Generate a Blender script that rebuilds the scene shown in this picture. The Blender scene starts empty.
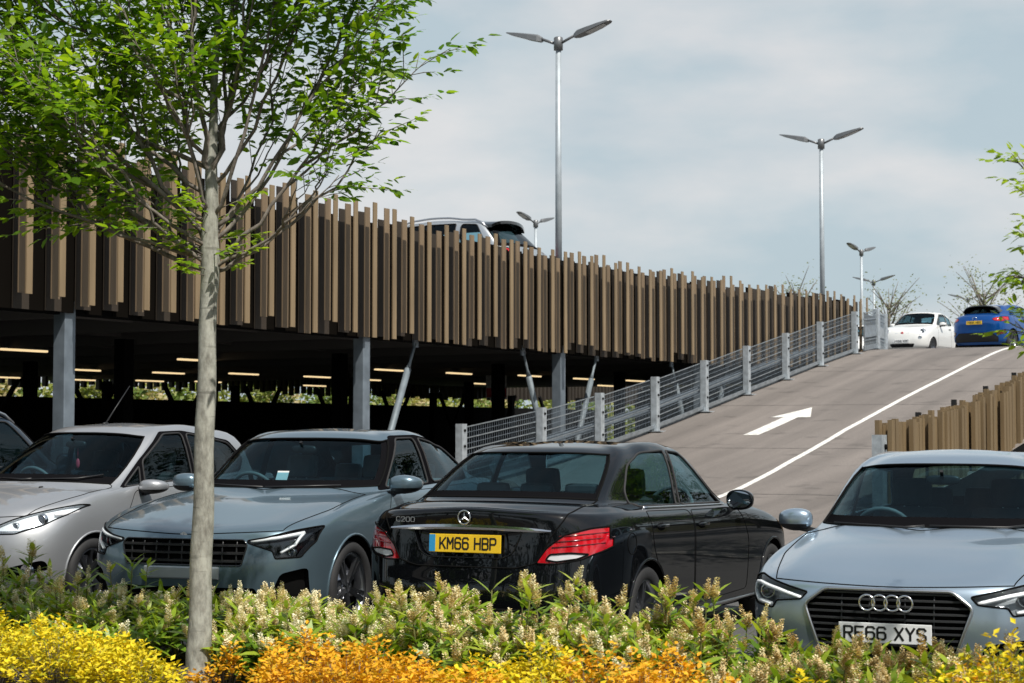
import bpy, bmesh, math, random
import numpy as np
from mathutils import Vector, Matrix
from mathutils.bvhtree import BVHTree
R = math.radians
scene = bpy.context.scene
COL = scene.collection
# ------------------------------------------------------------------ helpers
def link(o, parent=None):
    COL.objects.link(o)
    if parent is not None:
        o.parent = parent
    return o
def tag(o, label=None, cat=None, group=None, kind=None):
    if label: o['label'] = label
    if cat: o['category'] = cat
    if group: o['group'] = group
    if kind: o['kind'] = kind
    return o
def empty(name, loc=(0, 0, 0), rz=0.0, parent=None):
    o = bpy.data.objects.new(name, None)
    o.location = loc; o.rotation_euler = (0, 0, rz); o.empty_display_size = .2
    return link(o, parent)
class MB:
    """collects shapes with several materials and links them as one mesh object"""
    def __init__(s): s.v = []; s.f = []; s.m = []; s.mats = []; s.sm = []
    def mi(s, m):
        if m not in s.mats: s.mats.append(m)
        return s.mats.index(m)
    def add(s, vs, fs, mat, smooth=False):
        o = len(s.v); k = s.mi(mat)
        s.v += [tuple(p) for p in vs]
        for f in fs: s.f.append(tuple(i + o for i in f)); s.m.append(k); s.sm.append(smooth)
    def box(s, c, h, mat, rot=None, bev=0.0):
        """centre c, half sizes h, optional 3x3 rotation; bev chamfers the vertical edges"""
        if bev <= 0:
            vs = [Vector((x * h[0], y * h[1], z * h[2])) for z in (-1, 1) for x, y in ((-1, -1), (1, -1), (1, 1), (-1, 1))]
            fs = [(3, 2, 1, 0), (4, 5, 6, 7), (0, 1, 5, 4), (1, 2, 6, 5), (2, 3, 7, 6), (3, 0, 4, 7)]
        else:
            bm = bmesh.new(); bmesh.ops.create_cube(bm, size=2)
            for v in bm.verts: v.co = Vector((v.co.x * h[0], v.co.y * h[1], v.co.z * h[2]))
            bmesh.ops.bevel(bm, geom=bm.edges[:], offset=bev, segments=2, profile=.6, affect='EDGES')
            bm.verts.index_update()
            vs = [v.co.copy() for v in bm.verts]; fs = [[v.index for v in f.verts] for f in bm.faces]; bm.free()
        if rot is not None: vs = [rot @ v for v in vs]
        c = Vector(c)
        s.add([v + c for v in vs], fs, mat)
    def bar(s, a, b, w, d, mat, up=(0, 0, 1)):
        """rectangular bar from a to b; w across, d along 'up'"""
        a = Vector(a); b = Vector(b); t = (b - a).normalized(); u = Vector(up)
        x = t.cross(u)
        if x.length < 1e-4: x = t.cross(Vector((1, 0, 0)))
        x.normalize(); y = x.cross(t).normalized()
        vs = [p + x * sx * w / 2 + y * sy * d / 2 for p in (a, b) for sx, sy in ((-1, -1), (1, -1), (1, 1), (-1, 1))]
        s.add(vs, [(3, 2, 1, 0), (4, 5, 6, 7), (0, 1, 5, 4), (1, 2, 6, 5), (2, 3, 7, 6), (3, 0, 4, 7)], mat)
    def tube(s, pts, r, mat, n=6, closed=False, smooth=True):
        pts = [Vector(p) for p in pts]
        N = len(pts)
        if N < 2: return
        rr = r if isinstance(r, (list, tuple)) else [r] * N
        vs = []; prev = None
        for i, p in enumerate(pts):
            if closed: t = pts[(i + 1) % N] - pts[i - 1]
            else: t = pts[min(i + 1, N - 1)] - pts[max(i - 1, 0)]
            if t.length < 1e-9: t = Vector((0, 0, 1))
            t.normalize()
            if prev is None:
                x = t.cross(Vector((0, 0, 1)))
                if x.length < .05: x = t.cross(Vector((1, 0, 0)))
            else:
                x = prev - t * prev.dot(t)
                if x.length < 1e-5: x = t.cross(Vector((0, 0, 1)))
            x.normalize(); prev = x; y = t.cross(x)
            for k in range(n):
                a = 2 * math.pi * k / n
                vs.append(p + (x * math.cos(a) + y * math.sin(a)) * rr[i])
        fs = []
        for i in range(N if closed else N - 1):
            j = (i + 1) % N
            for k in range(n):
                l = (k + 1) % n
                fs.append((i * n + k, i * n + l, j * n + l, j * n + k))
        if not closed:
            fs.append(tuple(range(n - 1, -1, -1))); fs.append(tuple((N - 1) * n + k for k in range(n)))
        s.add(vs, fs, mat, smooth)
    def lathe(s, prof, mat, n=24, M=None, smooth=True):
        """prof: list of (r, z); revolved round z; M: 4x4"""
        vs = []
        for r, z in prof:
            for k in range(n):
                a = 2 * math.pi * k / n
                v = Vector((r * math.cos(a), r * math.sin(a), z))
                vs.append(M @ v if M is not None else v)
        fs = []
        for i in range(len(prof) - 1):
            for k in range(n):
                l = (k + 1) % n
                fs.append((i * n + k, i * n + l, (i + 1) * n + l, (i + 1) * n + k))
        s.add(vs, fs, mat, smooth)
    def ellipsoid(s, c, r, mat, n=12, m=8, rot=None):
        vs = []; 
        for i in range(m + 1):
            th = math.pi * i / m
            for k in range(n):
                a = 2 * math.pi * k / n
                v = Vector((math.sin(th) * math.cos(a) * r[0], math.sin(th) * math.sin(a) * r[1], math.cos(th) * r[2]))
                if rot is not None: v = rot @ v
                vs.append(v + Vector(c))
        fs = [(i * n + k, (i + 1) * n + k, (i + 1) * n + (k + 1) % n, i * n + (k + 1) % n) for i in range(m) for k in range(n)]
        s.add(vs, fs, mat, True)
    def mesh(s, name):
        me = bpy.data.meshes.new(name)
        me.from_pydata(s.v, [], s.f)
        for m in s.mats: me.materials.append(m)
        me.polygons.foreach_set('material_index', s.m)
        me.polygons.foreach_set('use_smooth', s.sm)
        me.update(); return me
    def build(s, name, parent=None, loc=(0, 0, 0)):
        o = bpy.data.objects.new(name, s.mesh(name)); o.location = loc
        return link(o, parent)
# ------------------------------------------------------------------ materials
MATS = {}
def newmat(name):
    m = bpy.data.materials.new(name); m.use_nodes = True
    MATS[name] = m
    return m, m.node_tree, m.node_tree.nodes['Principled BSDF']
def pmat(name, col, rough=.5, metal=0., coat=0., spec=.5, noise=None, bump=None, emit=None, alpha=None, stretch=None):
    """principled; noise=(scale, amount) varies the colour, bump=(scale, strength, distance)"""
    m, nt, b = newmat(name)
    b.inputs['Base Color'].default_value = (*col, 1); b.inputs['Roughness'].default_value = rough
    b.inputs['Metallic'].default_value = metal; b.inputs['Specular IOR Level'].default_value = spec
    if coat: b.inputs['Coat Weight'].default_value = coat; b.inputs['Coat Roughness'].default_value = .03
    tc = None
    if noise:
        tc = nt.nodes.new('ShaderNodeTexCoord'); n = nt.nodes.new('ShaderNodeTexNoise')
        n.inputs['Scale'].default_value = noise[0]; n.inputs['Detail'].default_value = 6
        mp = nt.nodes.new('ShaderNodeMapping'); mp.inputs['Scale'].default_value = stretch or (1, 1, 1)
        nt.links.new(tc.outputs['Object'], mp.inputs[0]); nt.links.new(mp.outputs[0], n.inputs['Vector'])
        r = nt.nodes.new('ShaderNodeMapRange'); r.inputs[1].default_value = .3; r.inputs[2].default_value = .7
        r.inputs[3].default_value = 1 - noise[1]; r.inputs[4].default_value = 1 + noise[1]
        nt.links.new(n.outputs['Fac'], r.inputs[0])
        x = nt.nodes.new('ShaderNodeVectorMath'); x.operation = 'SCALE'; x.inputs[0].default_value = col
        nt.links.new(r.outputs[0], x.inputs['Scale']); nt.links.new(x.outputs[0], b.inputs['Base Color'])
    if bump:
        tc = tc or nt.nodes.new('ShaderNodeTexCoord'); n = nt.nodes.new('ShaderNodeTexNoise')
        n.inputs['Scale'].default_value = bump[0]; n.inputs['Detail'].default_value = 4
        nt.links.new(tc.outputs['Object'], n.inputs['Vector'])
        k = nt.nodes.new('ShaderNodeBump'); k.inputs['Strength'].default_value = bump[1]; k.inputs['Distance'].default_value = bump[2]
        nt.links.new(n.outputs['Fac'], k.inputs['Height']); nt.links.new(k.outputs[0], b.inputs['Normal'])
    if emit:
        b.inputs['Emission Color'].default_value = (*emit[0], 1); b.inputs['Emission Strength'].default_value = emit[1]
    return m
def paint(name, col, metal=.75, rough=.32, inner=(.02, .021, .022), dirt=.03, spec=.5, film=.10):
    """metallic car paint with clear coat; the inside of the shell is dark lining"""
    m, nt, b = newmat(name)
    N = nt.nodes; L = nt.links
    b.inputs['Metallic'].default_value = metal; b.inputs['Roughness'].default_value = rough
    b.inputs['Specular IOR Level'].default_value = spec
    b.inputs['Coat Weight'].default_value = 1; b.inputs['Coat Roughness'].default_value = .025; b.inputs['Coat IOR'].default_value = 1.5
    tc = N.new('ShaderNodeTexCoord')
    n = N.new('ShaderNodeTexNoise'); n.inputs['Scale'].default_value = 2.3; n.inputs['Detail'].default_value = 8
    L.new(tc.outputs['Object'], n.inputs['Vector'])
    r = N.new('ShaderNodeMapRange'); r.inputs[1].default_value = .3; r.inputs[2].default_value = .75
    r.inputs[3].default_value = 1 - dirt; r.inputs[4].default_value = 1 + dirt
    L.new(n.outputs['Fac'], r.inputs[0])
    x = N.new('ShaderNodeVectorMath'); x.operation = 'SCALE'; x.inputs[0].default_value = col
    L.new(r.outputs[0], x.inputs['Scale']); L.new(x.outputs[0], b.inputs['Base Color'])
    # dust film roughens the coat a little, unevenly
    r2 = N.new('ShaderNodeMapRange'); r2.inputs[1].default_value = .35; r2.inputs[2].default_value = .8
    r2.inputs[3].default_value = .02; r2.inputs[4].default_value = film
    L.new(n.outputs['Fac'], r2.inputs[0]); L.new(r2.outputs[0], b.inputs['Coat Roughness'])
    d = N.new('ShaderNodeBsdfDiffuse'); d.inputs['Color'].default_value = (*inner, 1)
    g = N.new('ShaderNodeNewGeometry'); mx = N.new('ShaderNodeMixShader')
    L.new(g.outputs['Backfacing'], mx.inputs[0]); L.new(b.outputs[0], mx.inputs[1]); L.new(d.outputs[0], mx.inputs[2])
    L.new(mx.outputs[0], N['Material Output'].inputs['Surface'])
    return m
def glassmat(name, tint, ior=1.45, refl=(1, 1, 1), amount=.75):
    m, nt, b = newmat(name); N = nt.nodes; L = nt.links
    N.remove(b)
    t = N.new('ShaderNodeBsdfTransparent'); t.inputs[0].default_value = (*tint, 1)
    g = N.new('ShaderNodeBsdfGlossy'); g.inputs['Roughness'].default_value = .0; g.inputs[0].default_value = (*refl, 1)
    f = N.new('ShaderNodeFresnel'); f.inputs[0].default_value = ior
    k = N.new('ShaderNodeMath'); k.operation = 'MULTIPLY_ADD'; k.inputs[1].default_value = amount; k.inputs[2].default_value = .0; k.use_clamp = True
    mx = N.new('ShaderNodeMixShader')
    L.new(f.outputs[0], k.inputs[0]); L.new(k.outputs[0], mx.inputs[0]); L.new(t.outputs[0], mx.inputs[1]); L.new(g.outputs[0], mx.inputs[2])
    L.new(mx.outputs[0], N['Material Output'].inputs['Surface'])
    return m
M_black = pmat('black_plastic', (.012, .012, .013), .45)
M_gap = pmat('panel_gap', (.004, .004, .004), .9, spec=.1)
M_rubber = pmat('rubber', (.018, .018, .019), .75)
M_gloss = pmat('gloss_black', (.006, .006, .007), .08, coat=1)
M_chrome = pmat('chrome', (.75, .76, .78), .16, 1)
M_satin = pmat('satin_metal', (.55, .56, .58), .3, 1)
M_rim = pmat('alloy_rim', (.32, .33, .35), .3, 1)
M_rimdark = pmat('dark_alloy', (.06, .06, .065), .3, .8)
M_glass = glassmat('car_glass', (.50, .70, .76), refl=(.82, .95, 1))
M_screen = glassmat('windscreen_glass', (.46, .68, .75), refl=(.75, .93, 1), amount=.42)
M_glassd = glassmat('privacy_glass', (.13, .17, .175))
M_clear = glassmat('lamp_glass', (.86, .9, .92))
M_lampin = pmat('lamp_bucket', (.36, .37, .38), .3, .3)
M_frit = pmat('glass_edge_band', (.006, .006, .007), .5, spec=.0)
M_seat = pmat('dark_seat', (.030, .032, .034), .7, noise=(14, .2))
M_seatl = pmat('grey_seat', (.13, .14, .145), .75, noise=(14, .15))
M_trim = pmat('grey_trim', (.10, .108, .11), .6)
M_dash = pmat('dashboard', (.014, .015, .016), .55)
M_red = pmat('red_lens', (.46, .005, .012), .05, coat=1, noise=(9, .25))
M_redd = pmat('dark_red_lens', (.11, .003, .006), .12, coat=1)
M_white_lens = pmat('white_lens', (.62, .62, .64), .15, coat=1)
M_plate_y = pmat('yellow_plate', (.78, .50, .02), .35, noise=(8, .06))
M_plate_w = pmat('white_plate', (.78, .79, .79), .35, noise=(8, .05))
M_plate_b = pmat('blue_flash', (.03, .28, .56), .4)
M_ink = pmat('plate_letters', (.008, .008, .009), .4)
GLYPH = {  # strokes on a 4 x 7 grid
 'K': [[(0, 0), (0, 7)], [(4, 7), (.3, 2.6)], [(1.3, 3.9), (4, 0)]], 'M': [[(0, 0), (0, 7), (2, 3), (4, 7), (4, 0)]],
 '6': [[(4, 6), (3.3, 7), (.8, 7), (0, 6), (0, 1), (.8, 0), (3.2, 0), (4, 1), (4, 3), (3.2, 4), (.8, 4), (0, 3.2)]],
 'H': [[(0, 0), (0, 7)], [(4, 0), (4, 7)], [(0, 3.6), (4, 3.6)]],
 'B': [[(3.2, 3.7), (4, 4.5), (4, 6.2), (3.2, 7), (0, 7), (0, 0), (3.2, 0), (4, .8), (4, 2.9), (3.2, 3.7), (0, 3.7)]],
 'P': [[(0, 0), (0, 7), (3.2, 7), (4, 6.2), (4, 4), (3.2, 3.2), (0, 3.2)]],
 'R': [[(0, 0), (0, 7), (3.2, 7), (4, 6.2), (4, 4.2), (3.2, 3.4), (0, 3.4)], [(2, 3.4), (4, 0)]],
 'E': [[(4, 7), (0, 7), (0, 0), (4, 0)], [(0, 3.6), (3.4, 3.6)]], 'X': [[(0, 0), (4, 7)], [(0, 7), (4, 0)]], 'Y': [[(0, 7), (2, 3.4), (4, 7)], [(2, 3.4), (2, 0)]],
 'S': [[(4, 5.9), (3.2, 7), (.8, 7), (0, 6.1), (0, 4.6), (.8, 3.8), (3.2, 3.3), (4, 2.5), (4, .9), (3.2, 0), (.8, 0), (0, 1.1)]],
 'C': [[(4, 6.2), (3.4, 7), (.8, 7), (0, 6), (0, 1), (.8, 0), (3.4, 0), (4, .8)]], '2': [[(0, 5.9), (.8, 7), (3.2, 7), (4, 6), (4, 4.6), (0, 0), (4, 0)]],
 '0': [[(.8, 0), (0, 1), (0, 6), (.8, 7), (3.2, 7), (4, 6), (4, 1), (3.2, 0), (.8, 0)]]}
def text_mesh(txt, size_x, size_z, mat, M, depth=.0015, stroke=1.15):
    """plate lettering drawn with flat strokes; x-z plane facing -y, scaled to size_x by size_z, centred"""
    W = sum(5.6 if c != ' ' else 3.2 for c in txt) - 1.6 + stroke; H = 7 + stroke
    kx, kz = size_x / W, size_z / H; vs = []; fs = []; x = stroke / 2; h = stroke / 2
    lay = 0
    for c in txt:
        if c == ' ': x += 3.2; continue
        for st in GLYPH[c]:
            for a, b in zip(st, st[1:]):
                d = Vector((b[0] - a[0], b[1] - a[1])).normalized(); n = Vector((-d.y, d.x)) * h; e = d * h * .62; lay += 1
                y = -depth - .00003 * (lay % 9)
                q = [Vector(a) - e + n, Vector(a) - e - n, Vector(b) + e - n, Vector(b) + e + n]
                o = len(vs)
                vs += [M @ Vector(((p.x + x) * kx - size_x / 2, y, (p.y + h) * kz - size_z / 2)) for p in q]
                fs.append((o, o + 1, o + 2, o + 3))
        x += 5.6
    return vs, fs
# ------------------------------------------------------------------ car bodies
def catmull(P, U, closed, n, ghost=None):
    """non-uniform Catmull-Rom along axis 0 of P (k, ..., 3) with knots U; n samples per interval"""
    k = len(P)
    if closed:
        per = U[-1]; Pn = np.concatenate([P[-1:], P, P[:2]]); Un = np.concatenate([[U[k - 1] - per], U[:k], [per, per + U[1]]]); m = k
    else:
        g0 = 2 * P[0] - P[1]; g1 = (2 * P[-1] - P[-2]) if ghost is None else ghost
        Pn = np.concatenate([g0[None], P, g1[None]]); Un = np.concatenate([[U[0] - (U[1] - U[0])], U, [U[-1] + (U[-1] - U[-2])]]); m = k - 1
    T = []
    for i in range(1, len(Pn) - 1):
        a = (Pn[i] - Pn[i - 1]) / (Un[i] - Un[i - 1]); b = (Pn[i + 1] - Pn[i]) / (Un[i + 1] - Un[i])
        h0 = Un[i] - Un[i - 1]; h1 = Un[i + 1] - Un[i]
        T.append((a * h1 + b * h0) / (h0 + h1))
    out = []
    for i in range(m):
        p0, p1 = Pn[i + 1], Pn[i + 2]; h = Un[i + 2] - Un[i + 1]
        t0, t1 = T[i] * h, T[i + 1] * h if i + 1 < len(T) else T[i] * h
        for j in range(n):
            t = j / n; t2 = t * t; t3 = t2 * t
            out.append((2 * t3 - 3 * t2 + 1) * p0 + (t3 - 2 * t2 + t) * t0 + (-2 * t3 + 3 * t2) * p1 + (t3 - t2) * t1)
    if not closed: out.append(P[-1])
    return np.array(out)
NU, NV = 6, 5
def car_rings(P):
    """control net: 12 rings (sill to roof ridge) x 15 columns (front centre round the left side to rear centre)"""
    L = P['L']; A = np.zeros((12, 15, 3))
    fx = [0, .38, .72, .93]; fyy = [0, .06, .34, 1]
    sy = P['sy']  # five y stations along the side
    for k, (W, yf, yfc, yr, yrc, z) in enumerate(P['rings']):
        xs = [f * W * .985 for f in fx] + [W * .985] + [W] * 5 + [W * .985] + [f * W * .985 for f in fx[::-1]]
        ys = [yf + (yfc - yf) * f for f in fyy] + [yfc + P.get('fc', .26)] + list(sy) + [yrc - P.get('rc', .26)] + [yr - (yr - yrc) * f for f in fyy[::-1]]
        zz = z if isinstance(z, (list, tuple)) else [z] * 5
        zs = np.interp(range(15), [0, 3, 6, 9, 14] if len(zz) == 5 else [0, 3, 6, 9, 11, 14], zz)
        A[k, :, 0] = xs; A[k, :, 1] = ys; A[k, :, 2] = zs
    yc, zc, yA, xA, zA = P['cowl']; yH, zH, yHc, xH, zHc = P['head']
    yRh, zRh, yRhc, xRh, zRhc = P['rhead']; yRb, zRb, yRc, xRb, zRbc = P['rbase']
    xm, zR, yR = P['roof']; xb = P['belt_x']
    pa = P.get('pillar', .14)
    g = [0, .05, .36, 1]; f4 = [0, .42, .78, 1]
    # glass base
    xs = [f * xA for f in f4] + [xA + .03]; ys = [yc + (yA - yc) * q for q in g] + [yA + pa]; zs = [zc + (zA - zc) * q for q in g] + [zA + .004]
    for t in (1/6, 2/6, .5, 4/6, 5/6):
        ys.append(yA + pa + (yRc - .12 - yA - pa) * t); xs.append(float(np.interp(t, [0, .3, .6, 1], [xA + .03, xb, xb, xRb + .035]))); zs.append(zA + (zRbc - zA) * t)
    xs.append(xRb + .035); ys.append(yRc - .12); zs.append(zRbc)
    xs += [f * xRb for f in f4[::-1]]; ys += [yRb + (yRc - yRb) * q for q in g[::-1]]; zs += [zRb + (zRbc - zRb) * q for q in g[::-1]]
    A[8, :, 0] = xs; A[8, :, 1] = ys; A[8, :, 2] = zs
    # roof edge
    pt = P.get('pillar_top', .10)
    xs = [f * xH for f in f4] + [xH + .03]; ys = [yH + (yHc - yH) * q for q in g] + [yHc + pt]; zs = [zH + (zHc - zH) * q for q in g]
    zs.append(zHc + .03)
    zr = P['rail']
    for i, t in enumerate((1/6, 2/6, .5, 4/6, 5/6)):
        ys.append(yHc + pt + (yRhc - .1 - yHc - pt) * t); xs.append(float(np.interp(t, [0, .3, .6, 1], [xH + .03, xm, xm, xRh + .03]))); zs.append(zr[i])
    xs.append(xRh + .03); ys.append(yRhc - .1); zs.append(zRhc + .025)
    xs += [f * xRh for f in f4[::-1]]; ys += [yRh + (yRhc - yRh) * q for q in g[::-1]]; zs += [zRh + (zRhc - zRh) * q for q in g[::-1]]
    A[9, :, 0] = xs; A[9, :, 1] = ys; A[9, :, 2] = zs
    # roof crown
    yy = np.linspace(yH + .42, yRh - .42, 15)
    def crown(y): return float(np.interp(y, [yH, (yH * 1.4 + yR * .6) / 2, yR, (yR * .6 + yRh * 1.4) / 2, yRh], [zH, zH + (zR - zH) * .62, zR, zRh + (zR - zRh) * .62, zRh]))
    ysm = np.linspace(yH, yRh, 60); zsm = np.array([crown(y) for y in ysm])
    for _ in range(40): zsm[1:-1] = (zsm[:-2] + zsm[2:] + 2 * zsm[1:-1]) / 4
    cr = lambda y: float(np.interp(y, ysm, zsm))
    for c in range(15):
        e = A[9, c]
        w = .45 if 3 < c < 11 else .5
        y10 = e[1] * (1 - w) + yy[c] * w
        A[11, c] = (0, yy[c], cr(yy[c]))
        x10 = e[0] * .60
        A[10, c] = (x10, y10, cr(y10) - .030 * (e[0] / xm) ** 2 * .6)
    # bonnet / shoulder / boot rings
    hb, bb = P.get('hood_bulge', .03), P.get('boot_bulge', .015)
    a6 = [.2, .2, .2, .25, .3, .3, .35, .4, .4, .35, .3, .25, .2, .2, .2]
    a7 = [.62, .62, .62, .62, .65, .7, .78, .8, .8, .75, .7, .65, .62, .62, .62]
    for c in range(15):
        p, q = A[5, c], A[8, c]
        bl = hb if c < 5 else (.012 if c < 10 else bb)
        if c == 5: bl = hb * .7
        for k, a in ((6, a6[c]), (7, a7[c])):
            A[k, c] = p + (q - p) * a; A[k, c, 2] += bl * 4 * a * (1 - a)
            if 6 <= c <= 9: A[k, c, 0] += .0
    if 'tweak' in P: P['tweak'](A)
    return A
def knots(A, axis, closed):
    d = np.linalg.norm(np.diff(A, axis=axis, append=np.take(A, [0], axis=axis) if closed else None), axis=-1) if closed else np.linalg.norm(np.diff(A, axis=axis), axis=-1)
    d = np.sqrt(d + .003).mean(axis=1 - axis)
    return np.concatenate([[0], np.cumsum(d)])
class Shell:
    def __init__(s, P):
        s.P = P
        A = car_rings(P)
        mir = A[:, 13:0:-1].copy(); mir[..., 0] *= -1
        F = np.concatenate([A, mir], axis=1)                # 12 x 28 closed
        ku = knots(F, 1, True)
        G = catmull(np.swapaxes(F, 0, 1), ku, True, NU)     # (28*NU) x 12
        nU = len(G)
        G = np.swapaxes(G, 0, 1)
        gh = G[10].copy(); gh[:, 0] *= -1
        kv = knots(F, 0, False)
        S = catmull(G, kv, False, NV, ghost=gh)
        for _ in range(P.get('smooth', 3)):                 # fair the net
            T = S.copy()
            T[1:-1] = (S[:-2] + S[2:] + 2 * S[1:-1]) / 4
            S = T
            S = (np.roll(S, 1, 1) + np.roll(S, -1, 1) + 2 * S) / 4
            S[-1, :, 0] = 0
        nV = len(S)
        bm = bmesh.new()
        V = [[bm.verts.new(S[j, i]) for i in range(nU)] for j in range(nV)]
        lu = bm.faces.layers.float.new('u'); lv = bm.faces.layers.float.new('v')
        for j in range(nV - 1):
            for i in range(nU):
                f = bm.faces.new((V[j][i], V[j][(i + 1) % nU], V[j + 1][(i + 1) % nU], V[j + 1][i]))
                u = (i + .5) / NU; f[lu] = u if u <= 14 else u - 28; f[lv] = (j + .5) / NV
                f.smooth = True
        bmesh.ops.remove_doubles(bm, verts=[v for v in V[-1]], dist=1e-4)
        bm.normal_update()
        c = sum((f.calc_center_median() for f in bm.faces), Vector()) / len(bm.faces)
        s.bm = bm; s.lu = lu; s.lv = lv
        bm.verts.ensure_lookup_table(); bm.verts.index_update()
        s.vn = [v.normal.copy() for v in bm.verts]
        s.bv = [v.co.copy() for v in bm.verts]; s.bf = [[v.index for v in f.verts] for f in bm.faces]
        # outward?
        top = max(bm.faces, key=lambda f: f.calc_center_median().z)
        if top.normal.z < 0:
            for f in bm.faces: f.normal_flip()
            bm.normal_update(); s.vn = [-n for n in s.vn]
        s.tri = []; 
        for f in s.bf:
            s.tri.append(f[:3])
            if len(f) == 4: s.tri.append([f[0], f[2], f[3]])
        s.bvh = BVHTree.FromPolygons(s.bv, s.tri)
        s.parts = []
    # -- surface queries on the untouched shell
    def nrm(s, co):
        loc, n, i, d = s.bvh.find_nearest(co)
        t = s.tri[i]; a, b, c = (s.bv[k] for k in t)
        v0 = b - a; v1 = c - a; v2 = loc - a
        d00 = v0.dot(v0); d01 = v0.dot(v1); d11 = v1.dot(v1); d20 = v2.dot(v0); d21 = v2.dot(v1)
        den = d00 * d11 - d01 * d01
        if abs(den) < 1e-14: return s.vn[t[0]]
        v = (d11 * d20 - d01 * d21) / den; w = (d00 * d21 - d01 * d20) / den
        n = s.vn[t[0]] * (1 - v - w) + s.vn[t[1]] * v + s.vn[t[2]] * w
        return n.normalized() if n.length > 1e-6 else Vector((0, 0, 1))
    def hit(s, o, d):
        loc, n, i, dd = s.bvh.ray_cast(Vector(o), Vector(d))
        if loc is None:
            loc = s.bvh.find_nearest(Vector(o) + Vector(d) * 2)[0]
        return loc
    def front(s, x, z): return s.hit((x, -2, z), (0, 1, 0))
    def rear(s, x, z): return s.hit((x, s.P['L'] + 2, z), (0, -1, 0))
    def side(s, y, z, sg=1): return s.hit((3 * sg, y, z), (-sg, 0, 0))
    def top(s, x, y): return s.hit((x, y, 4), (0, 0, -1))
    # -- cutting
    def cut(s, poly, ax, pred):
        """splits the shell along a polygon projected along an axis and takes the faces inside out; returns region dict"""
        bm = s.bm
        ia, ib = {'front': (0, 2), 'rear': (0, 2), 'side': (1, 2), 'top': (0, 1)}[ax]
        xs = [p[0] for p in poly]; ys = [p[1] for p in poly]; m = .04
        x0, x1, y0, y1 = min(xs) - m, max(xs) + m, min(ys) - m, max(ys) + m
        cand = []
        for f in bm.faces:
            c = f.calc_center_median()
            if x0 - .05 < c[ia] < x1 + .05 and y0 - .05 < c[ib] < y1 + .05 and pred(f, c): cand.append(f)
        lu, lv = s.lu, s.lv
        for i in range(len(poly)):
            p, q = poly[i], poly[(i + 1) % len(poly)]
            ex0, ex1 = min(p[0], q[0]) - 1e-4, max(p[0], q[0]) + 1e-4
            ey0, ey1 = min(p[1], q[1]) - 1e-4, max(p[1], q[1]) + 1e-4
            sel = []; rest = []
            for f in cand:
                a = [v.co[ia] for v in f.verts]; b = [v.co[ib] for v in f.verts]
                (sel if max(a) > ex0 and min(a) < ex1 and max(b) > ey0 and min(b) < ey1 else rest).append(f)
            if not sel: continue
            no = Vector((0, 0, 0)); no[ia] = q[1] - p[1]; no[ib] = -(q[0] - p[0])
            co = Vector((0, 0, 0)); co[ia] = p[0]; co[ib] = p[1]
            if no.length < 1e-9: continue
            geom = sel + list({e for f in sel for e in f.edges}) + list({v for f in sel for v in f.verts})
            r = bmesh.ops.bisect_plane(bm, geom=geom, dist=1e-6, plane_co=co, plane_no=no.normalized())
            nf = {g for g in r['geom'] if isinstance(g, bmesh.types.BMFace)} | set(f for f in sel if f.is_valid)
            cand = rest + list(nf)
        def inside(x, y):
            c = False; n = len(poly); j = n - 1
            for i in range(n):
                xi, yi = poly[i]; xj, yj = poly[j]
                if (yi > y) != (yj > y) and x < (xj - xi) * (y - yi) / (yj - yi) + xi: c = not c
                j = i
            return c
        fs = []
        for f in cand:
            c = f.calc_center_median()
            if inside(c[ia], c[ib]): fs.append(f)
        return s.take(fs)
    def band(s, v0, v1, test):
        return s.take([f for f in s.bm.faces if v0 < f[s.lv] < v1 and test(f[s.lu])])
    def take(s, fs):
        idx = {}; V = []; F = []; UV = []
        ec = {}
        for f in fs:
            t = []
            for v in f.verts:
                if v not in idx: idx[v] = len(V); V.append(v.co.copy())
                t.append(idx[v])
            F.append(t); UV.append((f[s.lu], f[s.lv]))
            for i in range(len(t)):
                e = (t[i], t[(i + 1) % len(t)]); k = (min(e), max(e)); ec.setdefault(k, []).append(e)
        bnd = {}
        for k, l in ec.items():
            if len(l) == 1: bnd.setdefault(l[0][0], []).append(l[0][1])
        loops = []
        while bnd:
            st = next(iter(bnd)); lp = [st]; cur = st
            while cur in bnd:
                nx = bnd[cur].pop()
                if not bnd[cur]: del bnd[cur]
                if nx == st: break
                lp.append(nx); cur = nx
            loops.append(lp)
        bmesh.ops.delete(s.bm, geom=fs, context='FACES')
        N = [s.nrm(v) for v in V]
        return {'V': V, 'F': F, 'UV': UV, 'loops': [l for l in loops if len(l) > 3], 'N': N}
    def paint_obj(s, name, V, F, N, mats, mi, parent, extra=None):
        """mesh with the shell's smooth normals; extra: an MB joined in"""
        me = bpy.data.meshes.new(name)
        nv = len(V)
        vs = [tuple(v) for v in V]; fs = [tuple(f) for f in F]; ms = list(mi); mats = list(mats); ns = [tuple(n) for n in N]
        if extra is not None:
            o = len(vs); vs += extra.v; fs += [tuple(i + o for i in f) for f in extra.f]
            for m in extra.m:
                mm = extra.mats[m]
                if mm not in mats: mats.append(mm)
                ms.append(mats.index(mm))
        me.from_pydata(vs, [], fs)
        for m in mats: me.materials.append(m)
        me.polygons.foreach_set('material_index', ms)
        me.polygons.foreach_set('use_smooth', [True] * len(fs))
        me.update()
        if extra is not None:
            vn = [v.normal.copy() for v in me.vertices]
            ns = ns + [tuple(n) for n in vn[nv:]]
        me.normals_split_custom_set_from_vertices(ns)
        o = bpy.data.objects.new(name, me)
        return link(o, parent)
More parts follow.
